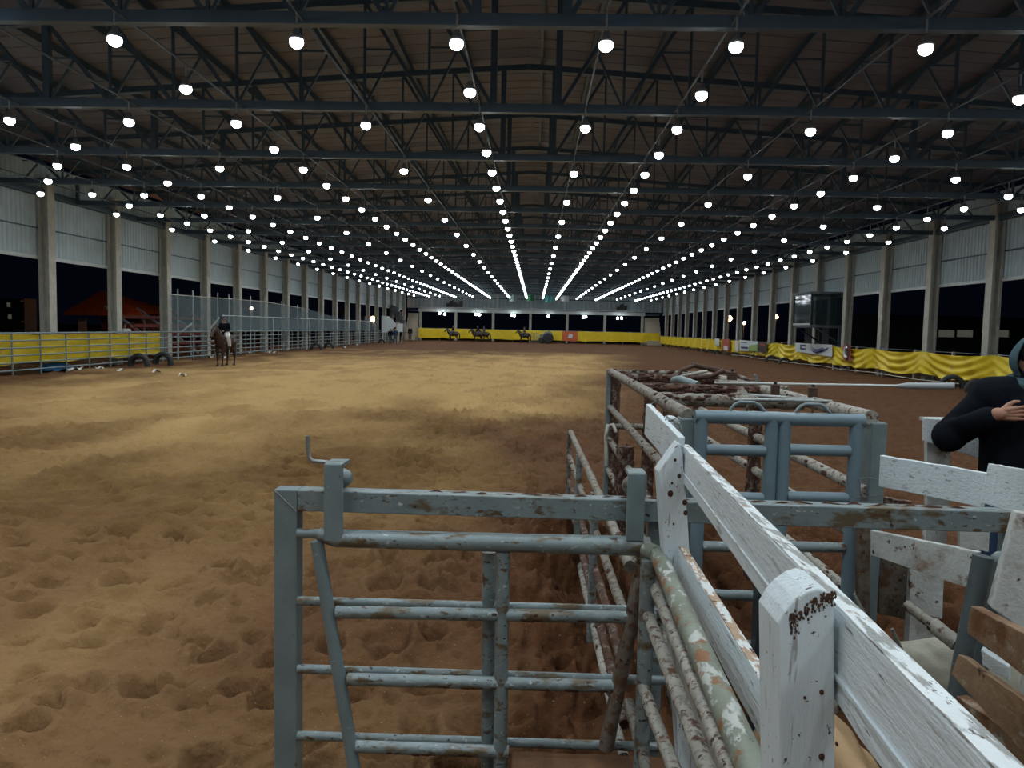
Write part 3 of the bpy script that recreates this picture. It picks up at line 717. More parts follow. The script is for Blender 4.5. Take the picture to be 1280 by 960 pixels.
for nm, px0, py0, px1, py1 in (('brace', 225, 416, 240, 404), ('brace', 262, 412, 274, 397)):
    a = atX(px0, py0, -17.4); b = atX(px1, py1, -17.4); obj('brace', MB().tube([a, b], .05, 6), 'trimw', t)

# ---- small lit things and buildings outside
def lampdot(px, py, Y, m_, lb, r=.16, pole=True):
    p = atY(px, py, Y); t = thing('street_lamp', (p.x, p.y, 0), lb, 'street lamp')
    obj('glowing_lamp', MB().ball(p, r, 8, 6), m_, t)
    if pole: obj('pole', MB().tube([(p.x, p.y+.2, -.2), (p.x, p.y+.2, p.z-r*.3)], .07, 6), 'darkwall', t)
lampdot(314, 385.5, 60, 'warmlamp', 'small warm lamp on a pole seen through the left net', .13)
lampdot(466, 399, 96, 'sodium', 'orange street lamp beyond the far left columns', .36)
lampdot(911.3, 398.2, 92, 'sodium', 'larger orange street lamp beyond the right columns', .36)
lampdot(930.4, 403.7, 92, 'warmlamp', 'small orange lamp just right of the larger one', .18)
lampdot(970.5, 396.2, 80, 'sodium', 'orange lamp left of the glass booth', .2)
lampdot(967.5, 393.2, 84, 'sodium', 'faint orange lamp above and left of the one by the booth', .11)
p = atY(429, 389.5, 90); t = thing('sign_post', (p.x, p.y, 0), 'small brown sign on a post beyond the left columns', 'sign')
obj('post', MB().tube([(p.x, p.y, -.2), (p.x, p.y, p.z)], .08, 6), 'darkwall', t); obj('board', MB().box((p.x, p.y-.1, p.z), (1.0, .1, .5)), 'brownwall', t)
# hut with orange roof
HY = 62
def q(px, py, Y=HY): return atY(px, py, Y)
a, b, c = q(80, 390), q(127, 363, HY+3.5), q(180, 388)
t = thing('hut', (b.x, HY, 0), 'hut with orange tiled pyramid roof lit by a street lamp, left outside', 'building')
obj('roof', MB().add([a, V((c.x, HY, a.z)), V((c.x, HY+9, a.z)), V((a.x, HY+9, a.z)), V((b.x, HY+3.5, b.z+.25))], [(0, 1, 4), (1, 2, 4), (2, 3, 4), (3, 0, 4), (3, 2, 1, 0)]) or None, 'tile', t) if False else None
m = MB(); m.add([a, V((c.x, HY, a.z)), V((c.x, HY+9, a.z)), V((a.x, HY+9, a.z)), V((b.x, HY+3.5, b.z))], [(0, 1, 4), (1, 2, 4), (2, 3, 4), (3, 0, 4), (3, 2, 1, 0)])
obj('roof', m, 'tile', t)
obj('wall', MB().box(((a.x+c.x)/2+1, HY+4.5, a.z/2-.1), (c.x-a.x-3.0, 7, a.z)), 'brownwall', t)
obj('eave_beam', MB().box(((a.x+c.x)/2, HY-.02, a.z-.12), (c.x-a.x, .15, .2)), 'tile', t)
dp = q(95, 409); obj('door', MB().box((dp.x, HY+.9, .95), (1.1*HY/100*1.0, .1, 1.9)), 'trimw', t)
lo_ = bpy.data.lights.new('sodium_lamp', 'POINT'); lo_.energy = 420; lo_.color = (1, .36, .12); lo_.shadow_soft_size = .2
LX, LY = atY(205, 400, 57).x, 57
t2 = thing('street_lamp', (LX, LY, 0), 'unlit-looking street lamp outside the left side behind a column', 'street lamp')
obj('pole', MB().tube([(LX, LY, 0), (LX, LY, 4.9)], .07, 6), 'darkwall', t2); obj('lamp_head', MB().box((LX, LY-.1, 5.0), (.5, .3, .12)), 'housing', t2)
lo2 = bpy.data.objects.new('sodium_lamp', lo_); COL.objects.link(lo2); lo2.location = (LX, LY-.1, 4.8)
# dark building far left
a = q(-70, 371, 48); b = q(30, 371, 48)
t = thing('storage_building', ((a.x+b.x)/2, 50, 0), 'dark flat-roofed building with two dim windows, far left outside', 'building')
obj('wall', MB().box(((a.x+b.x)/2, 48.6, a.z/2), (b.x-a.x, 1.2, a.z)), 'darkwall', t)
for px, py in ((11, 381), (12.5, 396)):
    c = q(px, py, 47.9); f = obj('window_frame', MB().box((c.x, 47.95, c.z), (.34, .1, .42)), 'darkwall', t); obj('pane', MB().box((c.x, 47.88, c.z), (.2, .04, .28)), 'dimwindow', f)
for z in (1.6, 2.9): obj('ledge', MB().box(((a.x+b.x)/2, 47.8, z), (b.x-a.x, .3, .1)), 'darkwall', t)
# long dim building beyond the right side
a = q(1040, 404, 56); b = q(1300, 404, 56)
t = thing('long_building', ((a.x+b.x)/2, 58, 0), 'long dark building with dim lit windows outside the right side', 'building')
obj('wall', MB().box(((a.x+b.x)/2, 59, 1.7), (b.x-a.x, 5, 3.4)), 'darkwall', t)
for i, px in enumerate((1078, 1183, 1206, 1252, 1270)):
    c = q(px, 417, 56.4); w_ = 1.1 if i else 1.6
    f = obj('window_frame', MB().box((c.x, 56.45, c.z), (w_+.12, .1, .62)), 'darkwall', t); obj('pane', MB().box((c.x, 56.38, c.z), (w_, .04, .5)), 'dimwindow' if i in (1, 2, 3) else 'darkwall', f)

# ---- glass booth on the right side
bx = 15.2; yA = atX(993, 380, bx).y; yB = atX(1014.5, 380, bx).y; z1 = atX(1014, 367.5, bx).z; z0 = atX(1014, 406, bx).z
t = thing('glass_booth', (bx, yB, 0), 'raised glass booth with dark frame between the right columns', 'booth')
Wd = 2.2
obj('floor_slab', MB().box((bx+Wd/2, (yA+yB)/2, z0-.08), (Wd, yA-yB, .14)), 'darkwall', t); obj('roof_slab', MB().box((bx+Wd/2, (yA+yB)/2, z1+.06), (Wd+.2, yA-yB+.2, .14)), 'darkwall', t)
for x, y in ((bx, yA), (bx, yB), (bx+Wd, yA), (bx+Wd, yB)):
    obj('corner_post', MB().box((x, y, (z0+z1)/2), (.09, .09, z1-z0)), 'black', t)
for y in (yA, yB): obj('stilt', MB().box((bx+Wd-.6, y, z0/2-.1), (.12, .12, z0)), 'truss', t); obj('bracket', MB().beam((bx+Wd-.6, y, z0-1.0), (bx+.2, y, z0-.12), .08, .08, (0, 1, 0)), 'truss', t)
obj('glass_pane', MB().box((bx, (yA+yB)/2, (z0+z1)/2), (.015, yA-yB-.1, z1-z0)), 'glass', t); obj('glass_pane', MB().box((bx+Wd/2, yB, (z0+z1)/2), (Wd-.1, .015, z1-z0)), 'glass', t)
obj('sill_rail', MB().box((bx, (yA+yB)/2, z0+.04), (.08, yA-yB, .1)), 'trimw', t); obj('back_wall', MB().box((bx+Wd, (yA+yB)/2, (z0+z1)/2), (.06, yA-yB, z1-z0)), 'darkwall', t)
obj('desk', MB().box((bx+.5, (yA+yB)/2, z0+.8), (.6, yA-yB-.3, .06)), 'sheet', t)

# ---- far end: flags, lamps under the lintel, speakers on the ledge, wedge board
for px, py, m_, lb in ((642, 372, 'flaggrey', 'grey flag hanging under the far roof, leftmost of four'), (662.6, 371.5, 'flaggreen', 'dark green flag hanging under the far roof, second of four'),
                       (686, 373, 'flagteal', 'teal flag hanging under the far roof, third of four'), (706, 372, 'flagwhite', 'pale flag hanging under the far roof, rightmost of four')):
    p = atY(px, py, 98.74); t = thing('flag', (p.x, 98.74, p.z-.4), lb, 'flag', 'flags under the far roof')
    obj('cloth', MB().sheet(lambda a, b: (p.x-.55+1.1*a, 98.74+.08*math.sin(a*9), p.z-.45+.9*b), 10, 3, (0, .02, 0)), m_, t)
    obj('flag_rod', MB().tube([(p.x-.65, 98.74, p.z+.47), (p.x+.65, 98.74, p.z+.47)], .02, 5), 'wire', t)
    for s_ in (-.5, .5): obj('hanger', MB().tube([(p.x+s_, 98.74, p.z+.47), (p.x+s_, 98.74, 6.2)], .012, 4), 'wire', t)
for i, (px, py) in enumerate([(549.8, 391.8), (556, 392.7), (595, 393), (599.3, 393.5), (640, 394), (643, 394.3), (685.5, 395.2), (729, 396.6), (732, 396.2), (772, 397.8), (777, 397.6)]):
    p = atY(px, py, 103.2); t = thing('floodlight', p, '%s small white floodlight from the left under the far lintel' % ORD[i], 'floodlight', 'floodlights under the far lintel')
    obj('glowing_face', MB().ball(p, .17, 8, 6), 'lamp', t); obj('bracket', MB().tube([p+V((0, .1, 0)), p+V((0, .3, .6))], .03, 5), 'housing', t)
for px, n_, lb in ((563, 3, 'left'), (575, 2, 'left'), (776, 3, 'right')):
    for k in range(n_):
        p = atY(px-3+k*4.2, 385, 103.3); h = (.55, .9, .7)[k]
        o = obj('loudspeaker', MB().prism([(p.x-.2, 103.1, zb+.41), (p.x+.2, 103.1, zb+.41), (p.x+.26, 103.1, zb+.41+h), (p.x-.26, 103.1, zb+.41+h*.9)], (0, .35, 0)), 'black')
        tag(o, '%s dark box of the %s cluster on the far ledge' % (ORD[k], {563: 'leftmost', 575: 'middle', 776: 'right-hand'}[px]), 'loudspeaker', 'dark boxes on the far ledge')
def poly(px, Y, m_, name, parent=None, th=.1): return obj(name, MB().prism([atY(x, y, Y) for x, y in px][::-1], (0, th, 0)), m_, parent)
t = thing('wedge_board', (atY(485, 418, 80).x, 80, 0), 'white wedge-shaped board beside the far left corner', 'board')
poly([(477, 394.5), (486, 395.5), (495, 404.5), (495, 408), (486, 415), (477, 416)], 80, 'whitecloth', 'panel', t)
for px in (478, 486, 494): x = atY(px, 410, 80).x; obj('leg', MB().box((x, 80.15, .6), (.1, .1, 1.4)), 'trimw', t)
t = thing('white_box', (atY(499, 418, 80).x, 80, 0), 'small white box on thin legs right of the wedge board', 'box')
poly([(496.2, 404.5), (502.3, 404.5), (502.3, 415), (496.2, 415)], 80.0, 'whitecloth', 'panel', t, .5)
for px in (497, 502): x = atY(px, 410, 80).x; obj('leg', MB().box((x, 80.2, .35), (.08, .08, .9)), 'trimw', t)
# dark loudspeaker stacks behind the left fence and hanging cluster
for (px0, px1, py0, Y, lb) in ((283.3, 293.5, 394.5, atX(288, 400, -18.2).y, 'black loudspeaker stack behind the mounted rider'), (446, 455.5, 395, atX(451, 400, -18.2).y, 'black loudspeaker stack behind the far part of the left fence')):
    a = atY(px0, py0, Y); b = atY(px1, py0, Y); t = thing('loudspeaker_stack', ((a.x+b.x)/2, Y, 0), lb, 'loudspeaker')
    z = 0
    for k, hh in enumerate((.42, .33, .25)):
        H_ = a.z*hh; obj('cabinet', MB().box(((a.x+b.x)/2+.02*k, Y+.2, z+H_/2), ((b.x-a.x)*(1.05-.05*k), .55, H_-.02)), 'black', t, bevel=.02); z += H_
p = atY(496, 393, 92); t = thing('loudspeaker_array', (p.x, 92, p.z), 'dark hanging loudspeaker array in the far left corner', 'loudspeaker')
for k in range(4): obj('cabinet', MB().box((p.x-.25+.22*k, 92+.1*k, p.z+.75-.5*k), (1.0, .6, .46), Euler((0, .35, 0)).to_matrix()), 'darkwall', t)
obj('cable', MB().tube([(p.x-.3, 92, p.z+1), (p.x-.3, 92, 6.3)], .02, 4), 'wire', t)

# ================================================================== FOREGROUND GATE
GY = 2.90
def P(x, y, Y=GY): return atY(x, y, Y)
gt = thing('gate', (P(356, 626).x, GY, 0), 'grey steel gate frame with tall left post and long top beam, nearest', 'gate frame')
tl = P(342, 612); pw = P(371, 700).x-P(342, 700).x; tr = P(1268, 640)
bh = .082
obj('gate_post', MB().beam((tl.x+pw/2, GY+.04, -.15), (tl.x+pw/2, GY+.04, tl.z), pw, .08, (0, 1, 0)), 'galv', gt, bevel=.004)
obj('top_beam', MB().beam((tl.x+pw+.001, GY+.04, tl.z-bh/2), (tr.x, GY+.04, tr.z-bh/2), .08, bh, n=24, jit=.0006), 'galvtop', gt, bevel=.004)
obj('mud_ridge', MB().tube([V((tl.x+pw+.5+i*.035, GY+.045+.012*math.sin(i*1.9), tl.z+(tr.z-tl.z)*((.5+i*.035)/2.7)-.006+.006*math.sin(i*2.3))) for i in range(60)], .0085, 6, lump=.5), 'clod', gt)['kind'] = 'stuff'
for (x0, y0, x1, y1, r) in ((372, 666.5, 800, 676, .019), (372, 751, 836, 764, .018), (372, 836, 836, 851, .018), (372, 919.5, 830, 934, .018)):
    obj('rear_rail', MB().tube([P(x0, y0), P(x1, y1)], r, 12, sub=10), 'galvtop', gt)
obj('rear_upright', MB().tube([P(611, 690), P(609, 1040)], .026, 12, sub=6), 'galvtop', gt)
for nm_, a_, b_ in (('mitre_weld', (343, 613), (371, 640)),):
    obj(nm_, MB().tube([atY(a_[0], a_[1], GY-.0012), atY(b_[0], b_[1], GY-.0012)], .0022, 6), 'wire', gt)
fp = thing('sliding_gate', (P(610, 700, 2.82).x, 2.82, 0), 'tubular steel gate panel with slanted stiles hung on the top beam', 'gate')
FYY = 2.815
def Q(x, y): return atY(x, y, FYY)
obj('top_rail', MB().tube([Q(398, 667), Q(420, 674), Q(812, 683)], [.024, .034, .036], 16, sub=8), 'galvtop', fp)
obj('left_stile', MB().tube([Q(396, 676), Q(447, 985)], .025, 14, sub=8), 'galv', fp)
obj('right_stile', MB().tube([Q(806, 694), Q(757, 936)], .029, 14, lump=.04, sub=14), 'browntube', fp)
obj('middle_upright', MB().tube([Q(629, 690), Q(624, 1040)], .026, 12, sub=6), 'galvtop', fp)
for (x0, y0, x1, y1) in ((420, 765, 820, 772), (435, 849, 775, 858), (445, 933, 636, 940)):
    obj('rail', MB().tube([Q(x0, y0), Q(x1, y1)], .0235, 14, lump=.03, sub=30), 'galvtop', fp)
    mb = MB()
    for k in range(26):
        t_ = R_.uniform(.25 if y0 < 900 else .1, 1)**.8; c = Q(x0, y0).lerp(Q(x1, y1), t_)
        mb.ball(c+V((0, -.016, R_.uniform(-.012, .006))), (R_.uniform(.01, .035), .008, R_.uniform(.005, .012)), 6, 4)
    obj('dried_mud', mb, 'clod', fp)['kind'] = 'stuff'
# hangers with rollers
def hanger(px0, px1, pyt, pyb, lb):
    a = atY(px0, pyt, 2.80); b = atY(px1, pyb, 2.80); cx = (a.x+b.x)/2; w_ = b.x-a.x
    t = thing('roller_hanger', (cx, 2.86, b.z), lb, 'hanger')
    obj('front_plate', MB().box((cx, 2.80, (a.z+b.z)/2), (w_, .03, a.z-b.z)), 'galv', t, bevel=.004)
    ra = 1.85-(1.85-a.z)*3.0/2.79; obj('rear_plate', MB().box((cx*3.0/2.79+.006, 3.0, (ra+1.10)/2), (w_, .025, ra-1.10)), 'galv', t, bevel=.004)
    obj('top_cap', MB().box((cx+.002, 2.845, a.z-.006), (w_, .10, .014)), 'galvtop', t)
    rz = P(400, 612).z+.035
    r = obj('roller', MB().lathe([(.0, -.02), (.036, -.02), (.03, -.012), (.03, .012), (.036, .02), (0, .02)], (0, 0, 0), 20), 'galvtop', t, org=(0, 0, 0))
    r.location = V((cx, 2.93, rz+.005))-wpos(t); r.rotation_euler = (math.pi/2, 0, 0)
    obj('axle', MB().tube([(cx, 2.79, rz), (cx, 3.03, rz)], .008, 8), 'wire', t)
    return t
h1 = hanger(406, 428, 579, 676, 'steel roller hanger with bent handle at the left end of the gate')
obj('bent_handle', MB().tube([P(384.5, 545), P(385, 562), P(386, 572), P(391, 576.5), P(408, 578), P(422, 580)], .0085, 10), 'wire', h1)
h2 = hanger(785, 804, 591, 676, 'flaked steel roller hanger at the right end of the gate')
# muddy sill plank and flaked steel post
a = atY(640, 938, 2.87); b = atY(850, 936, 2.87)
o = obj('sill_board', MB().beam((a.x, 2.70, a.z-.05), (b.x, 2.70, a.z-.05), .34, .10, n=20, jit=.002), 'sill', bevel=.006); tag(o, 'dirt-covered board along the foot of the gate', 'board')
for xx in (a.x+.06, b.x-.08):
    o = obj('sill_block', MB().box((xx, 2.74, a.z/2-.07), (.1, .2, a.z-.06)), 'clod'); tag(o, 'dirty block holding up the gate foot board, %s end' % ('left' if xx < .2 else 'right'), 'block')
a = P(808, 700, 2.98); b = P(831, 700, 2.98)
o = obj('fence_post', MB().beam(((a.x+b.x)/2, 2.99, -.1), ((a.x+b.x)/2, 2.99, 1.12), b.x-a.x, .06, (0, 1, 0)), 'galvtop', bevel=.004); tag(o, 'square steel post with white flakes behind the gate end', 'post')

# ---- muddy pipe fence, far section (Y 3..7.2) and near section (Y .8..2.75)
t = thing('pipe_fence', (.38, 5.0, 0), 'mud-caked pipe fence panel running away beyond the gate', 'fence')
xa, xb = .405, .350; ya, yb = 3.05, 7.2
for i, (z, mm, r) in enumerate(((.90, 'muddy', .024), (.655, 'muddy', .022), (.44, 'muddier', .022), (.24, 'muddier', .022), (.10, 'whitepipe', .022))):
    pts = [V((xa, ya, z)), V(((xa+xb)/2, 5.0, z+.01)), V((xb, yb-(.12 if i == 0 else 0), z))]
    if i == 0: pts = pts+[V((xb-.004, yb-.03, z-.03)), V((xb-.006, yb, z-.12)), V((xb-.006, yb, -.1))]
    obj('rail', MB().tube(pts, r, 12, lump=.10, sub=16), mm, t)
    mb = MB()
    for k in range(60 if i else 40):
        c = pts[0].lerp(pts[2], R_.random()); mb.ball(c+V((R_.uniform(-.012, .012), 0, R_.uniform(-.012, .02))), (R_.uniform(.008, .02), R_.uniform(.02, .06), R_.uniform(.006, .014)), 6, 4)
    obj('dried_mud', mb, 'clod', t)['kind'] = 'stuff'
for y in (4.45, 5.8): obj('post', MB().tube([(.385-.01*(y-3), y, -.1), (.385-.01*(y-3), y, .9)], .024, 10, sub=4), 'galvtop', t)
t = thing('pipe_fence', (.42, 1.8, 0), 'flaking pipe fence running from the gate towards the camera', 'fence')
pa = atZ(820, 688, 1.05); pb = atZ(935, 950, 1.05); dd = (pb-pa)
e = pb+dd*(.9/dd.length if dd.length else 0); e = pa+dd.normalized()*1.95
obj('top_rail', MB().tube([pa+V((-.035, .0, .0)), pa+dd.normalized()*.05, e], .031, 16, lump=.012, sub=40), 'greenpipe', t)
for i, (z, pxa, pya, pxb, pyb, mm, r) in enumerate(((.93, 818, 732, 908, 948, 'whitepipe', .022), (.83, 822, 800, 884, 962, 'whitepipe', .022), (.56, 800, 850, 838, 950, 'whitepipe', .022), (.32, 786, 878, 806, 955, 'muddy', .022))):
    a = atZ(pxa, pya, z); b = atZ(pxb, pyb, z); d_ = (b-a).normalized()
    a = a+d_*(0 if a.y > 2.7 else -(2.78-a.y)); e2 = a+d_*((a.y-.85)/abs(d_.y))
    obj('rail', MB().tube([a, e2], r, 12, lump=.09, sub=44), mm, t)
for y in (2.72, 1.1): obj('post', MB().tube([(.425, y, -.1), (.425, y, 1.03)], .028, 12, sub=8), 'galvtop', t)

# ================================================================== WHITE BOARD FENCE (near, right of the pipes)
wf = thing('board_fence', (.47, 1.9, 0), 'chipped white wooden board fence running from the lower right corner', 'fence')
def plank(a, b, h, th, n=16, jit=.0012, side=-1, groove=True):
    """board whose top edge centre runs a->b, height h, thickness th, slightly uneven"""
    return MB().beam(V(a)-V((0, 0, h/2)), V(b)-V((0, 0, h/2)), th, h, n=n, jit=jit)
def fx(y): return .385+.078*(y-.88)/1.0*1.0
top2 = lambda y: V((.400+.078*(y-.88), y, 1.506-.0323*(y-.88)))
obj('board', plank(top2(.30), top2(2.76), .122, .026, 30, .0008), 'white', wf, bevel=.003)
obj('bead', MB().beam(top2(.30)+V((-.0145, 0, -.085)), top2(2.76)+V((-.0145, 0, -.085)), .004, .004), 'white', wf)
obj('worn_edge', MB().beam(top2(.30)+V((0, 0, .0008)), top2(2.75)+V((0, 0, .0008)), .025, .003, n=40, jit=.0004), 'worn', wf)
b1a = P(852, 546, 2.70); b1b = P(810.5, 504.5, 3.32)
obj('board', plank(b1a+V((.0, 0, 0)), b1b, .135, .024, 10, .0008), 'white', wf, bevel=.003)
lb_ = [atY(876, 721, 2.32), atY(960, 854, 1.62)]; d_ = (lb_[1]-lb_[0]).normalized()
s0 = lb_[0]-d_*.42; s1 = lb_[1]+d_*.95
obj('board', plank(s0, s1, .12, .026, 20, .0012), 'dirtywhite' if False else 'white', wf, bevel=.003)
obj('stained_edge', MB().beam(s0+V((0, 0, .0008)), s1+V((0, 0, .0008)), .026, .003, n=40, jit=.0004), 'dirtyedge', wf)
obj('board', plank(s0-V((0.0, 0, .33)), s1-V((0.0, 0, .33)), .12, .026, 20, .0012), 'dirtywhite', wf, bevel=.003)
def wpost(pts_top, yn, yf, lean, zb_=-.15):
    """post with shaped top: pts_top = (x, z) outline of the top from left to right at the near face; lean in x per metre down"""
    m = MB(); n = len(pts_top); xl = pts_top[0][0]; xr = pts_top[-1][0]; zz = min(p[1] for p in pts_top)
    L_ = [(x, z) for x, z in pts_top]; H_ = pts_top[-1][1]-zb_
    segs = 14
    right = [(xr+lean*(pts_top[-1][1]-z_), z_) for z_ in np.linspace(pts_top[-1][1], zb_, segs)[1:]]
    left = [(xl+lean*(pts_top[0][1]-z_), z_) for z_ in np.linspace(zb_, pts_top[0][1], segs)[:-1]]
    out = L_+right+left
    m.prism([(x, yn, z) for x, z in out][::-1], (0, yf-yn, 0)); return m
x0 = .313
top = [(x0, 1.487), (x0+.008, 1.503), (x0+.02, 1.518), (x0+.034, 1.529), (x0+.048, 1.534), (x0+.060, 1.530), (x0+.069, 1.520)]
p2 = obj('fence_post', wpost(top, .95, 1.035, .055), 'whitepost', wf, bevel=.003)
xl1 = P(823, 590, 2.63); xr1 = P(853, 556, 2.63)
top = [(xl1.x, xl1.z), (xl1.x+.03, xl1.z+.045), (xr1.x-.012, xr1.z+.004), (xr1.x, xr1.z-.004)]
p1 = obj('fence_post', wpost(top, 2.63, 2.72, .105), 'whitepost', wf, bevel=.003)
mb = MB()
for (px, py, Y, r) in ((844, 575, 2.63, .005), (849, 595, 2.63, .007), (838, 617, 2.63, .010), (856, 628, 2.63, .009), (857, 641, 2.63, .008), (842, 655, 2.63, .004), (858, 706, 2.63, .007), (852, 730, 2.63, .006), (840, 604, 2.63, .004),
                       (1006, 872, .95, .002), (1027, 865, .95, .003), (1027, 946, .95, .004), (1049, 885, .95, .003), (1046, 930, .95, .002)):
    mb.ball(atY(px, py, Y), (r, .0035, r*1.2), 8, 5)
obj('nail_hole', mb, 'clod', wf)['kind'] = 'stuff'
mb = MB(); fr = random.Random(4)
for k in range(170):
    q_ = fr.random()**.8; i_ = q_*(len(top)-1) if False else 0
    xx = .328+.055*q_; zz = 1.487+.043*math.sin(min(1, q_*1.2)*1.45)-abs(fr.gauss(0, .009))
    r_ = fr.uniform(.0004, .0014); mb.ball((xx, .9495, zz), (r_*1.2, .0012, r_*1.8), 6, 4)
obj('paint_flake_patch', mb, 'clod', wf)['kind'] = 'stuff'
# wire tied round the first post top, and the white knob behind it
pts = []
c = P(838, 533, 3.0)
for i in range(60):
    a = i*.62; pts.append(c+V((.035*math.cos(a)+.01*math.sin(i*1.3), .03*math.sin(a*.7), .028*math.sin(a)+.01*math.cos(i*2.1))))
o = obj('wire_coil', MB().tube(pts, .0022, 5), 'wire'); tag(o, 'tangled tie wire beside the first white fence post', 'wire')
o = obj('cloth_pad', MB().ball(P(837, 530, 3.05), (.04, .03, .035), 12, 8), 'white'); tag(o, 'small rounded white pad beside the tangled wire', 'pad')
w_ = [P(812, 506, 3.3), P(822, 500, 3.5), P(840, 498, 3.7), P(858, 506, 3.78)]
o = obj('tie_wire', MB().tube(w_, .002, 5), 'wire'); tag(o, 'thin wire from white board to the steel chute corner', 'wire')

# ================================================================== STEEL CHUTE
CY, CB = 3.8, 7.7
XLc, XRc = (861-667)*CY/F, 1.66
ch = thing('holding_chute', ((XLc+XRc)/2, 5.7, 0), 'long steel pipe holding chute caked in mud', 'chute')
ZT = 1.435
zr = P(1084, 522, CY).z
def rail(a, b, r, m_, nm='rail', lump=.06, sub=20, mud=0):
    o = obj(nm, MB().tube([a, b], r, 14, lump=lump, sub=sub), m_, ch)
    if mud:
        mb = MB(); a = V(a); b = V(b); d = (b-a).normalized()
        for k in range(mud):
            c = a.lerp(b, R_.random()); th = R_.uniform(0, 6.28)
            rad = V((math.cos(th), math.sin(th), 0)) if abs(d.z) > .8 else V((0, 0, 1))*abs(math.sin(th)) + d.cross(V((0, 0, 1)))*math.cos(th)
            s_ = R_.uniform(.5, 1); mb.ball(c+rad*r*.85, (.02*s_ + .02*abs(d.x)*s_, .02*s_+.03*abs(d.y)*s_, .014*s_+.02*abs(d.z)*s_), 6, 4)
        obj('dried_mud', mb, 'clod', ch)['kind'] = 'stuff'
    return o
rail((XLc, CY, ZT), (XLc, CB, ZT), .036, 'greenpipe' if False else 'muddy', 'top_rail', .02, 20, 14)
rail((XRc, CY, zr), (XRc, CB, ZT), .036, 'whitepipe', 'top_rail', .03, 20, 30)
for z, zr_ in ((1.08, 1.08), (.76, .83), (.45, .52), (.17, .22)):
    rail((XLc-.02, CY, z), (XLc-.0, CB, z), .030, 'muddy', 'side_rail', .06, 20, 22)
    rail((XRc, CY, zr_), (XRc, CB, zr_), .032, 'whitepipe', 'side_rail', .06, 20, 22)
for i, (px, py) in enumerate(((785, 472), (800, 485), (820, 498))):
    y = atZ(px, py, ZT).y; rail((XLc, y, ZT), (XRc, y, ZT-.01), .040, ('muddier', 'muddier', 'muddy')[i], 'cross_rail', .08, 26, (90, 90, 40)[i])
rail((XLc, CB, ZT), (XRc, CB, ZT), .025, 'muddy', 'cross_rail', .05, 20, 30)
for (x, y, m_, r, zt) in ((XLc+.04, CB, 'muddier', .055, ZT), (XLc-.02, CB-.02, 'galv', .028, ZT+.02), (XRc, CB, 'muddier', .06, ZT), (XLc+.60, CB-.1, 'muddier', .09, 1.2), (XLc+.38, CB-.1, 'muddier', .06, 1.2), (XLc-.03, CB-1.6, 'muddier', .07, .93), (XRc, 5.75, 'muddier', .05, ZT)):
    rail((x, y, -.1), (x, y, zt), r, m_, 'post', .10, 18, 70 if r > .04 else 0)
obj('end_rail', MB().tube([(XLc, CB-.1, .9), (XLc+.9, CB-.1, .9)], .03, 10, lump=.1, sub=16), 'muddy', ch)
# corner posts at the front
for x in (XLc-.005, XRc+.035):
    obj('corner_post', MB().box((x, CY+.03, ZT/2-.05), (.075, .10, ZT+.08)), 'galv', ch, bevel=.006)
obj('corner_post', MB().box((XRc+.075, CY+.12, .62), (.06, .06, 1.35)), 'dirtywhite', ch, bevel=.004)
# double leaf gate
for li, (pxl, pxr, lb) in enumerate(((877, 965, 'left leaf of the blue-grey tubular chute gate'), (981, 1071, 'right leaf of the blue-grey tubular chute gate'))):
    a = P(pxl, 519+li*3, CY-.05); b = P(pxr, 521+li*3, CY-.05); r = .033
    g = thing('chute_gate_leaf', ((a.x+b.x)/2, CY-.05, .12), lb, 'gate')
    zt = a.z-r*.2
    for x in (a.x, b.x): obj('stile', MB().tube([(x, CY-.05, .12), (x, CY-.05, zt)], r, 14, sub=6), 'leaf' , g)
    obj('top_rail', MB().tube([(a.x-r, CY-.05, zt), (b.x+r, CY-.05, zt)], r, 16, sub=4), 'leaf', g)
    for py in (563, 622, 684, 744, 806):
        z = P((pxl+pxr)/2, py, CY-.05).z; obj('rail', MB().tube([(a.x+r*.8, CY-.05, z), (b.x-r*.8, CY-.05, z)], .028 if py < 650 else .026, 12, lump=.0 if py < 650 else .04, sub=8), 'leaf' if py < 650 else 'galvtop', g)
    cx_ = P((912+955)/2+li*82, 512, CY-.05).x
    hp = [V((cx_-.085, CY-.05, zt+.03)), V((cx_-.06, CY-.05, zt+.062)), V((cx_-.035, CY-.05, zt+.075)), V((cx_+.035, CY-.05, zt+.075)), V((cx_+.06, CY-.05, zt+.062)), V((cx_+.088, CY-.05, zt+.03))]
    hd = obj('arched_handle', MB().tube(hp, .008, 8), 'galv', g)
    obj('handle_post', MB().tube([(cx_, CY-.05, zt+.03), (cx_, CY-.05, zt+.075)], .006, 6), 'rustiron', hd)
# dark blue post standing behind the near boards
o = obj('steel_post', MB().box((P(955, 760, 3.55).x, 3.55, .33), (.085, .085, .90)), 'bluepost', bevel=.005); tag(o, 'dark blue square post behind the white board fence', 'post')
o = obj('white_strap', MB().tube([atY(758, 582, 6.2), atY(757, 545, 6.2), atY(760, 531, 6.2), atY(766, 530, 6.2), atY(770, 540, 6.2)], .014, 8), 'rope'); tag(o, 'pale strap looped over the muddy post left of the chute', 'strap')
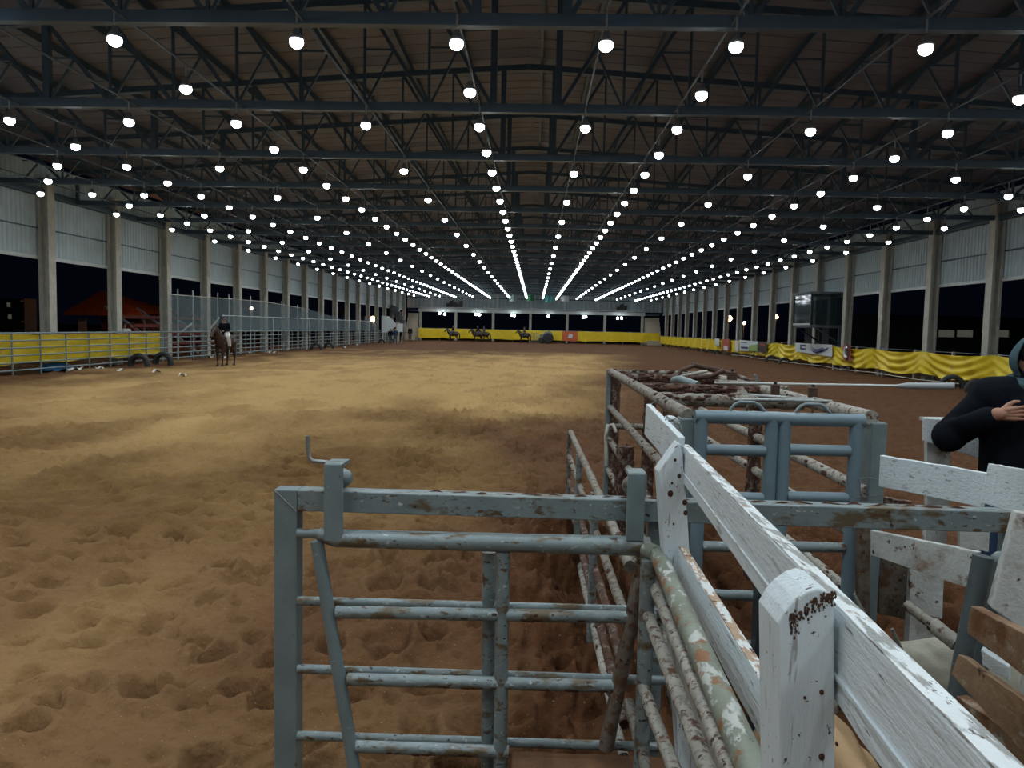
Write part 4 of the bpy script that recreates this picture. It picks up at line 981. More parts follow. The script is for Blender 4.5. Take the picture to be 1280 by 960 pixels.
# latch ironwork on top of the chute
lt = thing('latch_ironwork', (1.3, 6.3, ZT+.04), 'tangle of rusty latch bars on top of the chute', 'latch')
def L3(pts, r, m_='rustiron', nm='bar'): return obj(nm, MB().tube([atY(x, y, Y) for x, y, Y in pts], r, 8, lump=.08, sub=4), m_, lt)
L3([(845, 477, 6.3), (851, 463, 6.3), (868, 457, 6.4), (886, 461, 6.4), (903, 466, 6.4)], .018)
L3([(864, 455, 6.4), (905, 464, 6.4), (940, 476, 6.0), (952, 478, 5.9)], .016)
L3([(851, 470, 6.3), (884, 464, 6.3)], .012, 'rope'); L3([(862, 473, 6.2), (890, 470, 6.2), (905, 463, 6.2)], .020)
L3([(842, 476, 6.2), (850, 474, 6.1), (872, 482, 5.9)], .032, 'galv', 'tube_end'); L3([(895, 478, 5.9), (960, 482, 5.6), (985, 487, 5.4)], .024, 'muddy')
L3([(943, 468, 5.9), (946, 471, 5.9), (946, 476, 5.9)], .010, 'wire', 'hook')
L3([(918, 500, 4.6), (960, 500, 4.5), (1040, 502, 4.3)], .011, 'wire'); L3([(936, 494, 4.8), (985, 498, 4.6), (1018, 500, 4.4)], .013, 'wire')
for px, py, Y, s_ in ((915, 472, 6.0, .06), (969, 487, 5.0, .045), (1016, 491, 4.6, .045)):
    c = atY(px, py, Y); obj('latch_block', MB().box(c, (s_*1.1, s_, s_*1.5)), 'rustiron', lt, bevel=.006)
    obj('latch_pin', MB().tube([c+V((0, 0, -s_)), c+V((0, 0, s_*1.1))], .010, 8), 'black', lt)
pl = [(912, 494), (922, 500), (935, 504), (940, 500), (934, 492), (930, 487), (921, 486), (922, 493)]
obj('angle_plate', MB().prism([atY(x, y, 4.75+.004*(500-y)) for x, y in pl][::-1], (0, .01, .012)), 'muddy', lt)
# prod / flag pole lying across
t = thing('cattle_prod', atY(1000, 482, 5.0), 'long thin pole with thick pale grip lying across the chute', 'pole')
obj('shaft', MB().tube([atY(893, 478.5, 5.25), atY(1128, 482.5, 4.85)], .0085, 8), 'rod', t)
obj('grip', MB().tube([atY(1122, 482.4, 4.86), atY(1134, 482.2, 4.85), atY(1190, 482.8, 4.76), atY(1193, 483, 4.755)], [.010, .020, .021, .018], 14), 'handle', t)

# ================================================================== RIGHT-HAND WOODEN PEN
def quad(pxs, Yl, Yr, th, m_, nm, parent=None, bev=.003, n=10):
    """board given by its image corners TL TR BR BL with a depth for each end"""
    TL, TR, BR, BL = [atY(x, y, Y) for (x, y), Y in zip(pxs, (Yl, Yr, Yr, Yl))]
    nr = (TR-TL).cross(BL-TL).normalized()
    if nr.y < 0: nr = -nr
    m = MB(); vs = []
    for i in range(n+1):
        t_ = i/n; a = TL.lerp(TR, t_); b = BL.lerp(BR, t_); j = (0 if i in (0, n) else 1)
        a = a+V((0, 0, R_.gauss(0, .0012)*j)); b = b+V((0, 0, R_.gauss(0, .0012)*j))
        vs += [a, b, b+nr*th, a+nr*th]
    fs = [(0, 1, 2, 3), tuple(4*n+k for k in (3, 2, 1, 0))]
    for i in range(n):
        for k in range(4): q_ = (k+1) % 4; fs.append((4*i+k, 4*i+4+k, 4*i+4+q_, 4*i+q_))
    m.add(vs, fs); return obj(nm, m, m_, parent, bevel=bev)
rp = thing('board_pen', (2.0, 3.4, 0), 'chipped white board pen right of the chute', 'fence')
quad([(1100, 569), (1232, 591.5), (1226, 634), (1098, 608)], 3.62, 3.15, .025, 'white', 'board', rp)
quad([(1088, 663), (1222, 690), (1212, 736), (1088, 694)], 3.55, 3.1, .025, 'dirtywhite', 'board', rp)
quad([(1137, 700), (1180, 706), (1178, 775), (1137, 762)], 3.70, 3.66, .05, 'dirtywhite', 'pen_post', rp)
obj('pen_post', MB().beam((atY(1158, 770, 3.7).x, 3.74, -.1), (atY(1158, 770, 3.7).x, 3.74, .75), .14, .05, (0, 1, 0)), 'dirtywhite', rp)
quad([(1199, 640), (1238, 645), (1236, 690), (1199, 684)], 3.72, 3.68, .04, 'dirtywhite', 'pen_post', rp)
quad([(1000, 560), (1035, 565), (1030, 600), (1000, 596)], 9.2, 9.1, .04, 'white', 'board', rp) if False else None
quad([(1093, 620), (1140, 628), (1140, 660), (1093, 655)], 3.9, 3.85, .04, 'muddier', 'board', rp)
quad([(1098, 690), (1136, 694), (1136, 775), (1098, 768)], 3.85, 3.82, .05, 'browntube', 'pen_post', rp)
quad([(1072, 650), (1088, 652), (1088, 800), (1072, 800)], 3.64, 3.63, .05, 'browntube', 'pen_post', rp)
for i in range(2):
    w_ = [P(1064, 600+i*22, 3.74), P(1085, 597+i*24, 3.68), P(1104, 600+i*18, 3.6)]
    o = obj('tie_wire', MB().tube(w_, .0022, 5), 'wire'); tag(o, '%s thin wire tying the white board to the chute corner' % ('upper', 'lower')[i], 'wire', 'tie wires at the chute corner')
quad([(1235, 579), (1300, 590), (1300, 652), (1225, 628)], 2.66, 2.52, .026, 'white', 'board', rp)
pr = thing('board_fence', (2.6, 4.9, 0), 'short white board fence corner beyond the pen, left of the hooded person', 'fence')
quad([(1155, 523), (1190, 525), (1189, 561), (1155, 551)], 4.9, 4.88, .03, 'white', 'board', pr)
quad([(1189, 525), (1262, 566), (1262, 604), (1188.5, 561)], 4.9, 4.72, .03, 'white', 'board', pr) if False else None
quad([(1189, 526), (1270, 558), (1270, 590), (1188.5, 561)], 4.92, 4.86, .025, 'white', 'board', pr)
quad([(1159, 552), (1188, 558), (1187, 640), (1159, 636)], 4.94, 4.93, .05, 'dirtywhite', 'fence_post', pr)
obj('fence_post', MB().beam((atY(1173, 640, 4.96).x, 4.99, -.1), (atY(1173, 640, 4.96).x, 4.99, .85), .13, .05, (0, 1, 0)), 'dirtywhite', pr)
obj('top_cap', MB().box(atY(1173, 524.5, 4.98), (.18, .13, .02)), 'dirtywhite', pr)
# nearer pen: slanted post, tubes, dirty boards
np_ = thing('board_pen', (1.6, 2.2, 0), 'manure-stained board pen in the lower right corner', 'fence')
quad([(1271, 640), (1330, 650), (1296, 800), (1239, 760)], 2.42, 2.38, .06, 'dirtywhite', 'slanted_post', np_, .005)
quad([(1300, 660), (1340, 670), (1310, 1000), (1262, 960)], 2.50, 2.45, .06, 'dirtywhite', 'slanted_post', np_, .005)
quad([(1213, 757), (1300, 802), (1300, 860), (1208, 791)], 2.30, 2.05, .04, 'brownwood', 'board', np_)
quad([(1198, 817), (1300, 889), (1300, 965), (1188, 842)], 2.25, 1.98, .04, 'brownwood', 'board', np_)
quad([(1226, 812), (1262, 834), (1262, 852), (1228, 832)], 2.45, 2.4, .03, 'white', 'board', np_)
quad([(1195, 870), (1300, 940), (1300, 1010), (1195, 920)], 2.4, 2.1, .04, 'darkcoat' if False else 'brownwood', 'board', np_)
tp = thing('gate_stile_tubes', (P(1225, 760, 2.6).x, 2.6, 0), 'pair of slanted dark grey steel tubes beside the dirty boards', 'tube')
obj('tube', MB().tube([atY(1229, 695, 2.56), atY(1203, 830, 2.56), atY(1192, 900, 2.56)], .031, 14, sub=6), 'darktube', tp)
obj('tube', MB().tube([atY(1250, 700, 2.66), atY(1226, 825, 2.66), atY(1214, 900, 2.66)], .029, 14, sub=6), 'darktube', tp)
obj('rounded_cap', MB().ball(atY(1250, 700, 2.66), .030, 12, 8), 'galvtop', tp)
o = obj('steel_post', MB().beam(atY(1258, 668, 2.96)-V((0, 0, 1.3)), atY(1262, 655, 2.96), .05, .05, (0, 1, 0)), 'galv'); tag(o, 'thin steel post under the right end of the gate beam', 'post')
t = thing('slide_bolt', atY(1170, 780, 2.75), 'rusty slide bolt pipe beside the grey tubes', 'bolt')
obj('bolt_bar', MB().tube([atY(1132, 755, 2.85), atY(1192, 801, 2.70)], .020, 12, lump=.08, sub=8), 'muddy', t)
obj('sleeve', MB().tube([atY(1165, 780, 2.77), atY(1196, 805, 2.69)], .028, 12, lump=.05, sub=4), 'whitepipe', t)

# ================================================================== FIGURES
def bake(mb, voxel, m_, name, smooth=6, decimate=0):
    """fuses overlapping rounded volumes into one continuous skin"""
    me_ = mb.mesh(name); o = bpy.data.objects.new(name, me_); COL.objects.link(o)
    r = o.modifiers.new('r', 'REMESH'); r.mode = 'VOXEL'; r.voxel_size = voxel; r.use_smooth_shade = True
    s_ = o.modifiers.new('s', 'SMOOTH'); s_.iterations = smooth; s_.factor = .6
    if decimate: d_ = o.modifiers.new('d', 'DECIMATE'); d_.ratio = decimate
    dg = bpy.context.evaluated_depsgraph_get(); out = bpy.data.meshes.new_from_object(o.evaluated_get(dg))
    out.name = name; bpy.data.objects.remove(o)
    out.materials.clear(); out.materials.append(M[m_])
    out.polygons.foreach_set('use_smooth', [True]*len(out.polygons)); return out
def limb(m, pts, rs, n=12):
    m.tube(pts, list(rs), n)
    for p_, r_ in zip(pts, rs): m.ball(p_, r_, n, 8)
def child(name, me_, parent):
    o = bpy.data.objects.new(name, me_); COL.objects.link(o); o.parent = parent; return o

# ---- horse (built facing +X) ------------------------------------------------
def horse_meshes(headlow=0.):
    m = MB()
    m.ball((.42, 0, 1.17), (.34, .25, .36)); m.ball((0, 0, 1.13), (.52, .29, .33)); m.ball((-.50, 0, 1.20), (.36, .27, .34)); m.ball((.30, 0, 1.36), (.25, .13, .14))
    h = headlow
    limb(m, [(.48, 0, 1.25), (.74, 0, 1.48-h*.3), (.98, 0, 1.78-h)], [.25, .17, .115]); limb(m, [(.55, 0, 1.1), (.80, 0, 1.4-h*.3)], [.20, .13])
    limb(m, [(.98, 0, 1.80-h), (1.12, 0, 1.70-h), (1.30, 0, 1.50-h), (1.38, 0, 1.42-h)], [.115, .105, .070, .062])
    for s_ in (-1, 1): limb(m, [(.97, .06*s_, 1.88-h), (.98, .075*s_, 1.98-h)], [.03, .012], 8)
    def fleg(x, s_, k): limb(m, [(.44, .13*s_, 1.05), (.46, .15*s_, .80), (.48+k*.5, .15*s_, .46), (.47+k, .15*s_, .16), (.50+k, .15*s_, .07)], [.15, .10, .058, .038, .055])
    fleg(0, 1, .06); fleg(0, -1, -.05)
    for s_, k in ((1, -.04), (-1, .07)): limb(m, [(-.50, .14*s_, 1.10), (-.46, .16*s_, .86), (-.70+k, .16*s_, .54), (-.66+k, .16*s_, .16), (-.62+k, .16*s_, .07)], [.21, .14, .062, .040, .055])
    body = bake(m, .022, 'baycoat', 'body', 6)
    h_ = MB()
    for x, y in ((.56, .15), (.45, -.15), (-.66, .16), (-.55, -.16)): h_.lathe([(.0, -.01), (.068, -.01), (.052, .075), (0, .078)], (x, y, 0), 12)
    t = MB(); limb(t, [(-.82, 0, 1.30), (-.95, 0, 1.15), (-1.0, .02, .85), (-.97, .04, .45), (-.93, .05, .32)], [.05, .07, .09, .08, .03])
    mn = MB()
    for i in range(9):
        q_ = i/8; c = V((.42, 0, 1.52)).lerp(V((.93, 0, 1.95-h)), q_); mn.ball(c+V((-.02, .03, -.05)), (.06, .05, .13), 8, 6)
    mn.ball((1.03, 0, 1.86-h), (.07, .03, .08), 8, 6)
    return body, h_.mesh('hoof'), bake(t, .02, 'mane', 'tail', 3), bake(mn, .02, 'mane', 'mane', 2)
def saddle_meshes():
    m = MB(); m.ball((.02, 0, 1.38), (.30, .27, .12)); m.ball((-.25, 0, 1.47), (.06, .17, .08)); m.ball((.26, 0, 1.50), (.05, .07, .08)); sd = bake(m, .02, 'rustiron', 'saddle', 4)
    b = MB(); b.tube([(1.08, -.10, 1.78), (1.10, 0, 1.83), (1.08, .10, 1.78), (.85, .1, 1.60), (.30, .03, 1.58), (.85, -.1, 1.60), (1.08, -.10, 1.78)], .012, 6)
    return sd, b.mesh('reins')
def rider_meshes():
    Z = 1.46; m = MB()
    pel = (-.02, 0, Z+.10); ch_ = (.0, 0, Z+.45)
    def torso(m, g=0.):
        limb(m, [pel, (-.02, 0, Z+.28), ch_], [.15+g, .14+g, .15+g])
        for s_ in (-1, 1): limb(m, [(0, .04*s_, Z+.50), (0, .19*s_, Z+.54)], [.10+g, .075+g])
    def arms(m, g=0., hand=True):
        for s_ in (-1, 1):
            limb(m, [(0, .20*s_, Z+.54), (.03, .27*s_, Z+.30), (.26, .14*s_, Z+.24)], [.06+g, .05+g, .04+g])
            if hand: limb(m, [(.26, .14*s_, Z+.24), (.33, .08*s_, Z+.23)], [.035, .04], 8)
    def legs(m, g=0.):
        for s_ in (-1, 1): limb(m, [(-.02, .10*s_, Z+.10), (.26, .30*s_, Z-.06), (.16, .33*s_, Z-.46)], [.13+g, .085+g, .06+g])
    torso(m); arms(m); legs(m)
    limb(m, [(0, 0, Z+.55), (.01, 0, Z+.66)], [.07, .06]); m.ball((.03, 0, Z+.78), (.095, .08, .115)); m.ball((.12, 0, Z+.76), (.025, .02, .025), 8, 6)
    for s_ in (-1, 1): limb(m, [(.16, .33*s_, Z-.46), (.17, .33*s_, Z-.55), (.28, .34*s_, Z-.58)], [.05, .045, .04])
    body = bake(m, .017, 'skin', 'body', 4)
    j = MB(); torso(j, .025); arms(j, .02, False); jk = bake(j, .02, 'navy', 'jacket', 3)
    tr_ = MB(); limb(tr_, [pel, (-.02, 0, Z+.15)], [.165, .16]); legs(tr_, .02); tr_ = bake(tr_, .02, 'whitetrouser', 'trousers', 3)
    bo = MB()
    for s_ in (-1, 1): limb(bo, [(.165, .33*s_, Z-.36), (.165, .33*s_, Z-.55), (.30, .345*s_, Z-.58)], [.078, .06, .05])
    bo = bake(bo, .018, 'black', 'boots', 2)
    ht = MB(); ht.lathe([(0, Z+.93), (.07, Z+.93), (.09, Z+.90), (.105, Z+.82), (.17, Z+.815), (.175, Z+.805), (.10, Z+.80)], (.02, 0, 0), 18)
    return body, jk, tr_, bo, ht.mesh('hat')
HM = horse_meshes(); SM = saddle_meshes(); RM = rider_meshes()
def put_horse(x, y, z, rz, sc, lb, rl, coat=None, trousers=None, rider=True, jack=None, grp=None):
    t = thing('horse', (x, y, z), lb, 'horse', grp); t.rotation_euler = (0, 0, rz); t.scale = (sc,)*3
    for nm, me_, m_ in (('body', HM[0], None), ('hoof', HM[1], 'hoof'), ('tail', HM[2], None), ('mane', HM[3], None), ('saddle', SM[0], None), ('reins', SM[1], 'black')):
        if m_ and not me_.materials: me_.materials.append(M[m_])
        o = child(nm, me_, t)
        if nm == 'body' and coat: o.material_slots[0].link = 'OBJECT'; o.material_slots[0].material = M[coat]
    if not rider: return t
    r = thing('person', (x, y, z), rl, 'person'); r.rotation_euler = (0, 0, rz); r.scale = (sc,)*3
    for nm, me_, m_ in (('body', RM[0], None), ('jacket', RM[1], None), ('trousers', RM[2], None), ('boots', RM[3], None), ('hat', RM[4], 'black')):
        if m_ and not me_.materials: me_.materials.append(M[m_])
        o = child(nm, me_, r)
        if nm == 'trousers' and trousers: o.material_slots[0].link = 'OBJECT'; o.material_slots[0].material = M[trousers]
        if nm == 'jacket' and jack: o.material_slots[0].link = 'OBJECT'; o.material_slots[0].material = M[jack]
    return t
p = atZ(281, 456.5, 0)
put_horse(p.x, p.y, -.02, math.radians(266), .88, 'dark bay horse with black tail standing near the left pipe fence', 'rider in navy jacket, dark hat and white trousers on the bay horse')
fdist = 97.0
for px, yaw_, lb, rl, jk in ((566.5, 170, 'dark horse far off, alone before the second far opening from the left', 'dark rider in pale cap on the lone far horse at left', 'navy'),
                   (597, 200, 'dark horse far off, left one of the pair in the centre', 'rider on the left horse of the far pair', 'navy'),
                   (605, 172, 'dark horse far off, right one of the pair in the centre', 'rider on the right horse of the far pair', 'jeans'),
                   (655.5, 165, 'dark horse far off, directly left of the tractor', 'rider in pale cap on the horse beside the tractor', 'darkwall')):
    x = atY(px, 420, fdist).x
    fd = fdist+(2.2 if px == 605 else 0)
    put_horse(atY(px, 420, fd).x, fd, -.02, math.radians(yaw_), .86, lb, rl, 'darkcoat', 'darkwall', True, jk)
# far tractor
tx = atY(672, 420, 98.5).x; tx1 = atY(692, 420, 98.5).x; tr_ = thing('tractor', ((tx+tx1)/2, 98.5, 0), 'small dark tractor with railed drag standing at the far end', 'tractor')
for y in (98.1, 99.3): w2 = obj('rear_wheel', MB().lathe([(.0, -.2), (.5, -.2), (.68, -.17), (.7, 0), (.68, .17), (.5, .2), (0, .2)], (0, 0, 0), 20), 'tyre', tr_, org=(0, 0, 0)); w2.location = V((tx1-.7, y-98.5, .68))-V(((tx+tx1)/2, 0, 0)); w2.rotation_euler = (math.pi/2, 0, 0)
for y in (98.2, 99.2): w2 = obj('front_wheel', MB().lathe([(.0, -.12), (.3, -.12), (.38, -.1), (.4, 0), (.38, .1), (.3, .12), (0, .12)], (0, 0, 0), 16), 'tyre', tr_, org=(0, 0, 0)); w2.location = V((tx+.5, y-98.5, .38))-V(((tx+tx1)/2, 0, 0)); w2.rotation_euler = (math.pi/2, 0, 0)
obj('bonnet', MB().prism([(tx+.2, 98.4, .6), (tx+1.3, 98.4, .6), (tx+1.3, 98.4, 1.25), (tx+.3, 98.4, 1.15)], (0, .6, 0)), 'galv', tr_, bevel=.04)
obj('mudguard', MB().prism([(tx1-1.3, 98.0, 1.2), (tx1-.1, 98.0, 1.2), (tx1-.3, 98.0, 1.5), (tx1-1.1, 98.0, 1.5)], (0, 1.4, 0)), 'galv', tr_, bevel=.03)
obj('seat', MB().box((tx1-.8, 98.7, 1.35), (.4, .45, .12)).box((tx1-.6, 98.7, 1.55), (.1, .45, .4)), 'black', tr_)
obj('steering_wheel', MB().tube([(tx+1.35+.02*i*0, 98.7+.2*math.cos(i*.785), 1.45+.14*math.sin(i*.785)) for i in range(9)], .02, 5), 'black', tr_)
hx0 = atY(664, 420, 98.0).x
dg_ = thing('drag_frame', ((hx0+tx)/2, 98, 0), 'grey railed drag frame standing left of the far tractor', 'frame')
for z in (.3, .8, 1.3): obj('rail', MB().tube([(hx0, 98, z), (tx+.1, 98, z)], .03, 5), 'galv', dg_)
for k in range(5): x = hx0+(tx+.1-hx0)*k/4; obj('upright', MB().tube([(x, 98, -.02), (x, 98, 1.32)], .035, 5), 'galv', dg_)

# ---- standing people ---------------------------------------------------------
def walker_meshes():
    m = MB()
    def tor(m, g=0): limb(m, [(0, 0, .95), (0, 0, 1.15), (0, 0, 1.36)], [.13+g, .12+g, .14+g]); [limb(m, [(0, .04*s_, 1.42), (0, .18*s_, 1.44)], [.08+g, .065+g]) for s_ in (-1, 1)]
    def arm(m, g=0): [limb(m, [(0, .19*s_, 1.44), (-.02, .24*s_, 1.15), (.08, .22*s_, .92)], [.055+g, .045+g, .035+g]) for s_ in (-1, 1)]
    def leg(m, g=0): [limb(m, [(0, .09*s_, .92), (.02*s_, .10*s_, .5), (-.03*s_, .11*s_, .10)], [.10+g, .065+g, .045+g]) for s_ in (-1, 1)]
    tor(m); arm(m); leg(m); limb(m, [(0, 0, 1.46), (0, 0, 1.56)], [.06, .055]); m.ball((.01, 0, 1.66), (.09, .075, .11)); m.ball((.10, 0, 1.64), (.02, .018, .025), 8, 6)
    for s_ in (-1, 1): limb(m, [(.08, .22*s_, .92), (.10, .22*s_, .84)], [.03, .035], 8); limb(m, [(-.03*s_, .11*s_, .07), (.13-.03*s_, .12*s_, .045)], [.045, .04], 8)
    b = bake(m, .018, 'skin', 'body', 3)
    j = MB(); tor(j, .02); arm(j, .018); j = bake(j, .02, 'navy', 'jacket', 2)
    t_ = MB(); leg(t_, .02); limb(t_, [(0, 0, .9), (0, 0, .98)], [.14, .14]); t_ = bake(t_, .02, 'jeans', 'trousers', 2)
    s2 = MB(); [limb(s2, [(-.03*s_, .11*s_, .08), (.14-.03*s_, .12*s_, .05)], [.06, .052], 8) for s_ in (-1, 1)]; s2 = s2.mesh('shoes')
    h = MB(); h.ball((-.01, 0, 1.69), (.10, .09, .10), 12, 8); h = h.mesh('hair'); return b, j, t_, s2, h
WM = walker_meshes()
def put_person(x, y, rz, sc, lb, jk=None, tr_m=None):
    r = thing('person', (x, y, 0), lb, 'person'); r.rotation_euler = (0, 0, rz); r.scale = (sc,)*3
    for nm, me_, m_ in (('body', WM[0], None), ('jacket', WM[1], None), ('trousers', WM[2], None), ('shoes', WM[3], 'black'), ('hair', WM[4], 'darkhair')):
        if m_ and not me_.materials: me_.materials.append(M[m_])
        o = child(nm, me_, r)
        mm = jk if nm == 'jacket' else tr_m if nm == 'trousers' else None
        if mm: o.material_slots[0].link = 'OBJECT'; o.material_slots[0].material = M[mm]
for px, Y_, rz, sc, lb, jk, tm in ((156, 34.0, -60, .96, 'person in a white shirt bending by the column behind the left yellow sheet', 'whitetrouser', 'darkwall'),
    (165, 35.2, -120, 1.0, 'person in a dull red top behind the left yellow sheet', 'redseat', 'darkwall'),
    (488, 79, -90, .85, 'person in dark clothes before the white wedge board, left of two', 'navy', 'darkwall'),
    (494.2, 79, -80, .9, 'person in dark purple top before the white wedge board, right of two', 'jeans', 'darkwall'),
    (512.5, 98, -90, 1.0, 'distant person in dark clothes left of the far yellow sheet', 'navy', 'darkwall')):
    put_person(atY(px, 420, Y_).x, Y_, math.radians(rz), sc, lb, jk, tm)

# ---- hooded person at the right edge ------------------------------------------
PX, PY = atY(1295, 450, 4.5).x, 4.5
hp_ = thing('person', (PX, PY, 0), 'person in blue-grey hood, pale-brimmed cap and dark jacket, hand raised', 'person')
hp_.rotation_euler = (0, 0, math.radians(-16))
def W3(x, y, z): return V((x, y, z))
sh = lambda s_: W3(.205*s_, .02, 1.50)
elb = {-1: W3(-.425, -.03, 1.27), 1: W3(.40, -.05, 1.22)}
wri = {-1: W3(-.235, -.24, 1.43), 1: W3(.16, -.27, 1.36)}
def htorso(m, g=0.):
    limb(m, [W3(0, .0, .98), W3(0, 0, 1.2), W3(0, .01, 1.40)], [.15+g, .15+g, .16+g]); limb(m, [W3(-.09, 0, 1.0), W3(-.10, 0, 1.38)], [.12+g, .12+g]); limb(m, [W3(.09, 0, 1.0), W3(.10, 0, 1.38)], [.12+g, .12+g])
    for s_ in (-1, 1): limb(m, [W3(0, .02, 1.50), sh(s_)], [.10+g, .085+g])
def harm(m, g=0., cut=False):
    for s_ in (-1, 1):
        wr = elb[s_].lerp(wri[s_], .80) if cut else wri[s_]
        limb(m, [sh(s_), elb[s_], wr], [.07+g, .055+g*1.15, .038+g*.85])
def hleg(m, g=0.):
    for s_ in (-1, 1): limb(m, [W3(.10*s_, 0, .96), W3(.12*s_, -.02, .52), W3(.13*s_, .02, .10)], [.115+g, .075+g, .05+g])
m = MB(); htorso(m); harm(m); hleg(m)
limb(m, [W3(0, .02, 1.52), W3(0, .0, 1.62)], [.075, .065])
HC = W3(.0, -.015, 1.715)
m.ball(HC, (.078, .098, .118), 20, 14); m.ball(HC+V((0, -.035, -.06)), (.056, .06, .06), 14, 10)   # skull, jaw
m.ball(HC+V((0, -.105, -.015)), (.014, .022, .026), 8, 6); m.ball(HC+V((0, -.112, -.028)), (.017, .014, .012), 8, 6)
m.ball(HC+V((0, -.090, -.062)), (.026, .014, .009), 8, 6); m.ball(HC+V((0, -.085, -.095)), (.024, .02, .018), 8, 6)
for s_ in (-1, 1):
    m.ball(HC+V((.078*s_, .01, -.01)), (.012, .022, .032), 8, 6); m.ball(HC+V((.03*s_, -.088, .030)), (.024, .012, .008), 8, 6)
    limb(m, [W3(.13*s_, .02, .07), W3(.14*s_, -.13, .05)], [.05, .042], 10)
body = bake(m, .0085, 'skin', 'body', 6)
child('body', body, hp_)
for s_ in (-1, 1):
    e = MB(); e.ball(HC+V((.031*s_, -.094, .012)), (.012, .007, .007), 10, 8); child('eye', e.mesh('eye'), hp_).data.materials.append(M['darkhair'])
# hands: palm and five unequal bent fingers, built as their own chains and fused
def hand(s_):
    m = MB(); w0 = wri[s_]; d = V((1 if s_ < 0 else -1, -.02, .10)).normalized(); upv = V((0, -.10, 1)).normalized(); nrm = d.cross(upv)*(-1 if s_ < 0 else 1)  # nrm towards body (+Y)
    if nrm.y < 0: nrm = -nrm
    limb(m, [elb[s_].lerp(w0, .7), w0, w0+d*.02], [.036, .029, .027])
    for k in range(4):
        off = upv*(.030-.020*k); limb(m, [w0+d*.012+off*.6, w0+d*.085+off], [.017, .0135])
    for k, L_ in enumerate((.074, .084, .078, .060)):
        b = w0+d*.088+upv*(.031-.0205*k); dr = (d+upv*(.10-.07*k)).normalized()
        p1_ = b+dr*L_*.45; p2_ = p1_+(dr*.86+nrm*.5)*L_*.32; p3_ = p2_+(dr*.5+nrm*.86)*L_*.26
        limb(m, [b, p1_, p2_, p3_], [.0098, .0092, .0085, .0072], 10)
    tb = w0+d*.018+upv*.020
    limb(m, [tb, tb+d*.032+upv*.030+nrm*.012, tb+d*.062+upv*.042+nrm*.022, tb+d*.084+upv*.040+nrm*.030], [.015, .0125, .0105, .0085], 10)
    return bake(m, .0030, 'skin', 'hand', 3)
for s_ in (-1, 1): child('hand', hand(s_), hp_)
j = MB(); htorso(j, .045); harm(j, .038, True)
limb(j, [W3(0, .03, 1.52), W3(0, .03, 1.60)], [.13, .115]); child('jacket', bake(j, .014, 'navy', 'jacket', 4), hp_)
j = MB(); hleg(j, .028); limb(j, [W3(0, 0, .93), W3(0, 0, 1.0)], [.15, .16]); child('jeans', bake(j, .016, 'jeans', 'jeans', 3), hp_)
j = MB()
for s_ in (-1, 1): limb(j, [W3(.13*s_, .02, .16), W3(.13*s_, .02, .07), W3(.145*s_, -.15, .055)], [.075, .065, .055], 12)
child('boots', bake(j, .014, 'black', 'boots', 2), hp_)
def hoodfn(u_, v_):
    # u: side to side round the back, v: brow to nape; opening faces -Y
    th = math.radians(-116+232*u_); r = .128; top_ = v_
    ph = math.radians(8+132*v_)
    # direction: start from crown going back
    x = math.sin(th)*math.sin(ph); y = math.cos(th)*math.sin(ph); z = math.cos(ph)
    wv = 1+.02*math.sin(u_*19)+.02*math.sin(v_*11+u_*5)
    return V((x*.125*wv, .012+y*.150*wv, 1.73+z*.142*wv-(.05 if v_ > .9 else 0)*(v_-.9)*10))
hd = MB(); hd.sheet(hoodfn, 40, 24, (0, 0, 0)); 
hd = MB()
NU, NV = 44, 26; vs = []; 
for sh_ in (1.0, .93):
    for j_ in range(NV+1):
        for i_ in range(NU+1):
            p_ = hoodfn(i_/NU, j_/NV); c_ = V((0, .012, 1.72)); vs.append(c_+(p_-c_)*sh_)
W_ = NU+1; fs = []; off = W_*(NV+1)
for j_ in range(NV):
    for i_ in range(NU):
        q_ = j_*W_+i_; fs.append((q_, q_+1, q_+W_+1, q_+W_)); fs.append((off+q_, off+q_+W_, off+q_+W_+1, off+q_+1))
for j_ in range(NV):
    for i_ in (0, NU): q_ = j_*W_+i_; fs.append((q_, q_+W_, off+q_+W_, off+q_))
for i_ in range(NU): q_ = NV*W_+i_; fs.append((q_, q_+1, off+q_+1, off+q_))
hd.add(vs, fs, True); hm_ = hd.mesh('hood'); hm_.materials.append(M['hood']); child('hood', hm_, hp_)
sc_ = MB()
limb(sc_, [W3(-.10, .02, 1.60), W3(-.06, -.075, 1.585), W3(.06, -.075, 1.585), W3(.10, .02, 1.60)], [.045, .040, .040, .045]); limb(sc_, [W3(-.1, .03, 1.6), W3(0, .10, 1.6), W3(.1, .03, 1.6)], [.05, .05, .05])
child('hood_collar', bake(sc_, .012, 'hood', 'hood_collar', 4), hp_)
cp = MB(); cp.ball(HC+V((0, .0, .045)), (.088, .108, .085), 16, 10); cpm = cp.mesh('cap'); cpm.materials.append(M['navy']); child('cap', cpm, hp_)
br = MB(); br.sheet(lambda a, b: HC+V(((a-.5)*.15, -.085-.085*b*math.sin(math.pi*(.15+.7*a)), .047-.012*b-.02*(2*a-1)**2)), 12, 5, (0, 0, -.014))
brm = br.mesh('cap_brim'); brm.materials.append(M['capbrim']); bo_ = child('cap_brim', brm, hp_); bo_['label'] = 'pale cap brim'
br = MB(); a_ = elb[-1].lerp(wri[-1], .86); d_ = (wri[-1]-elb[-1]).normalized(); s1_ = d_.cross(V((0, 0, 1))).normalized(); s2_ = s1_.cross(d_)
br.tube([a_+(s1_*math.cos(i*.524)+s2_*math.sin(i*.524))*.037 for i in range(13)], .004, 6); bm_ = br.mesh('bracelet'); bm_.materials.append(M['wire']); child('bracelet', bm_, hp_)
pm_ = MB(); pm_.box(W3(-.02, -.245, 1.455), (.075, .012, .15)); o_ = pm_.mesh('phone')
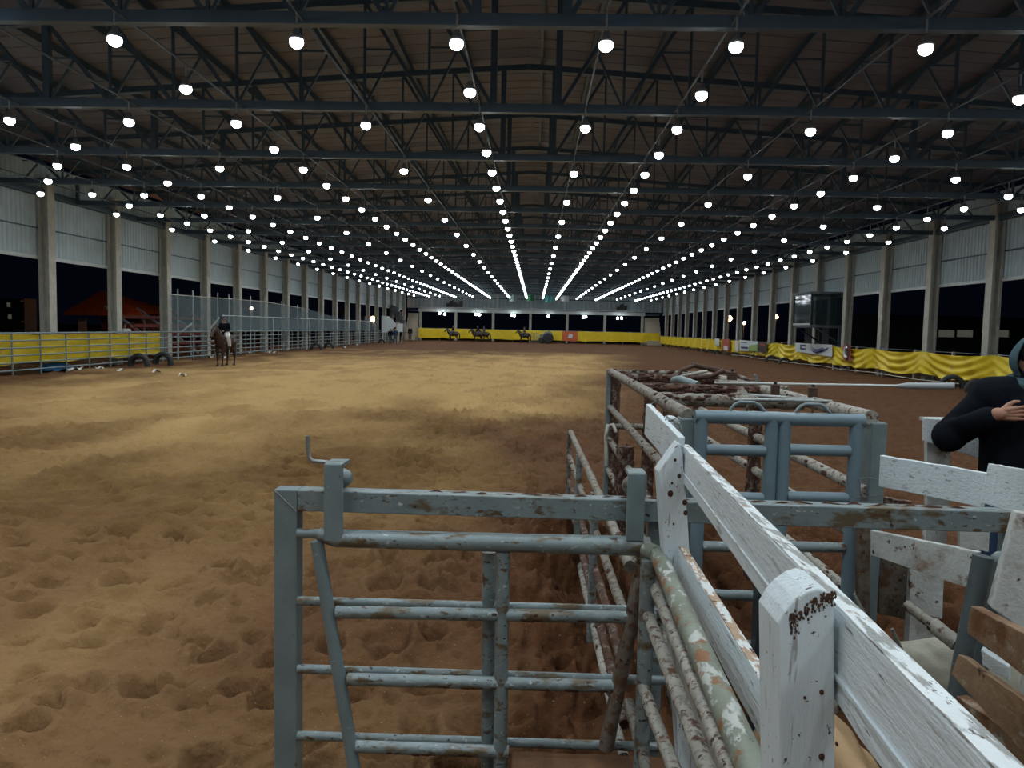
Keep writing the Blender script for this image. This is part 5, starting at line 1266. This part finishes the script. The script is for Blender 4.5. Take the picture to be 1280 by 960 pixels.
# ---- cattle --------------------------------------------------------------------
def cattle(name, loc, rz, sc, coat, lb, horns=True):
    m = MB()
    m.ball((.40, 0, .80), (.32, .21, .27)); m.ball((0, 0, .76), (.50, .24, .27)); m.ball((-.45, 0, .80), (.30, .21, .25)); m.ball((.45, 0, .98), (.16, .10, .10)); limb(m, [(-.5, 0, .98), (.3, 0, 1.0)], [.08, .07])
    limb(m, [(.50, 0, .85), (.78, 0, .86), (.92, 0, .86)], [.22, .16, .12]); limb(m, [(.92, 0, .87), (1.08, 0, .76), (1.24, 0, .62)], [.125, .10, .072]); m.ball((1.27, 0, .60), (.06, .065, .055))
    for s_ in (-1, 1):
        limb(m, [(.93, .10*s_, .90), (.90, .20*s_, .88)], [.03, .035], 8)
        limb(m, [(.42, .13*s_, .72), (.43, .14*s_, .50), (.42, .14*s_, .32), (.44, .14*s_, .06)], [.12, .07, .045, .035]); limb(m, [(-.48, .13*s_, .75), (-.42, .14*s_, .55), (-.58, .14*s_, .36), (-.54, .14*s_, .06)], [.16, .09, .045, .035])
    t = thing(name, loc, lb, 'cattle'); t.rotation_euler = (0, 0, rz); t.scale = (sc,)*3
    child('body', bake(m, .016, coat, 'body', 6), t)
    tl_ = MB(); limb(tl_, [(-.73, 0, .95), (-.80, 0, .75), (-.80, 0, .45), (-.79, .01, .32)], [.025, .018, .016, .035], 8); child('tail', bake(tl_, .012, coat, 'tail', 2), t)
    for x, y in ((.44, .14), (.44, -.14), (-.54, .14), (-.54, -.14)):
        h = MB(); h.lathe([(0, -.02), (.048, -.02), (.038, .06), (0, .062)], (x, y, .0), 10); hmm = h.mesh('hoof'); hmm.materials.append(M['hoof']); child('hoof', hmm, t)
    if horns:
        for s_ in (-1, 1):
            h = MB(); h.tube([(.93, .06*s_, .95), (.92, .16*s_, 1.0), (.95, .25*s_, 1.09), (1.0, .27*s_, 1.20)], [.036, .032, .022, .008], 10, sub=3); hmm = h.mesh('horn'); hmm.materials.append(M['horn']); child('horn', hmm, t)
    for s_ in (-1, 1):
        h = MB(); h.ball((1.05, .085*s_, .80), (.02, .014, .018), 8, 6); hmm = h.mesh('eye'); hmm.materials.append(M['black']); child('eye', hmm, t)
    return t
cattle('calf', (.80, 1.78, 0), math.radians(-91), .76, 'tancoat', 'tan calf standing behind the near white fence board')
cattle('calf', (1.98, 2.88, 0), math.radians(178), .67, 'palecoat', 'pale grey horned calf penned beyond the tan calf')
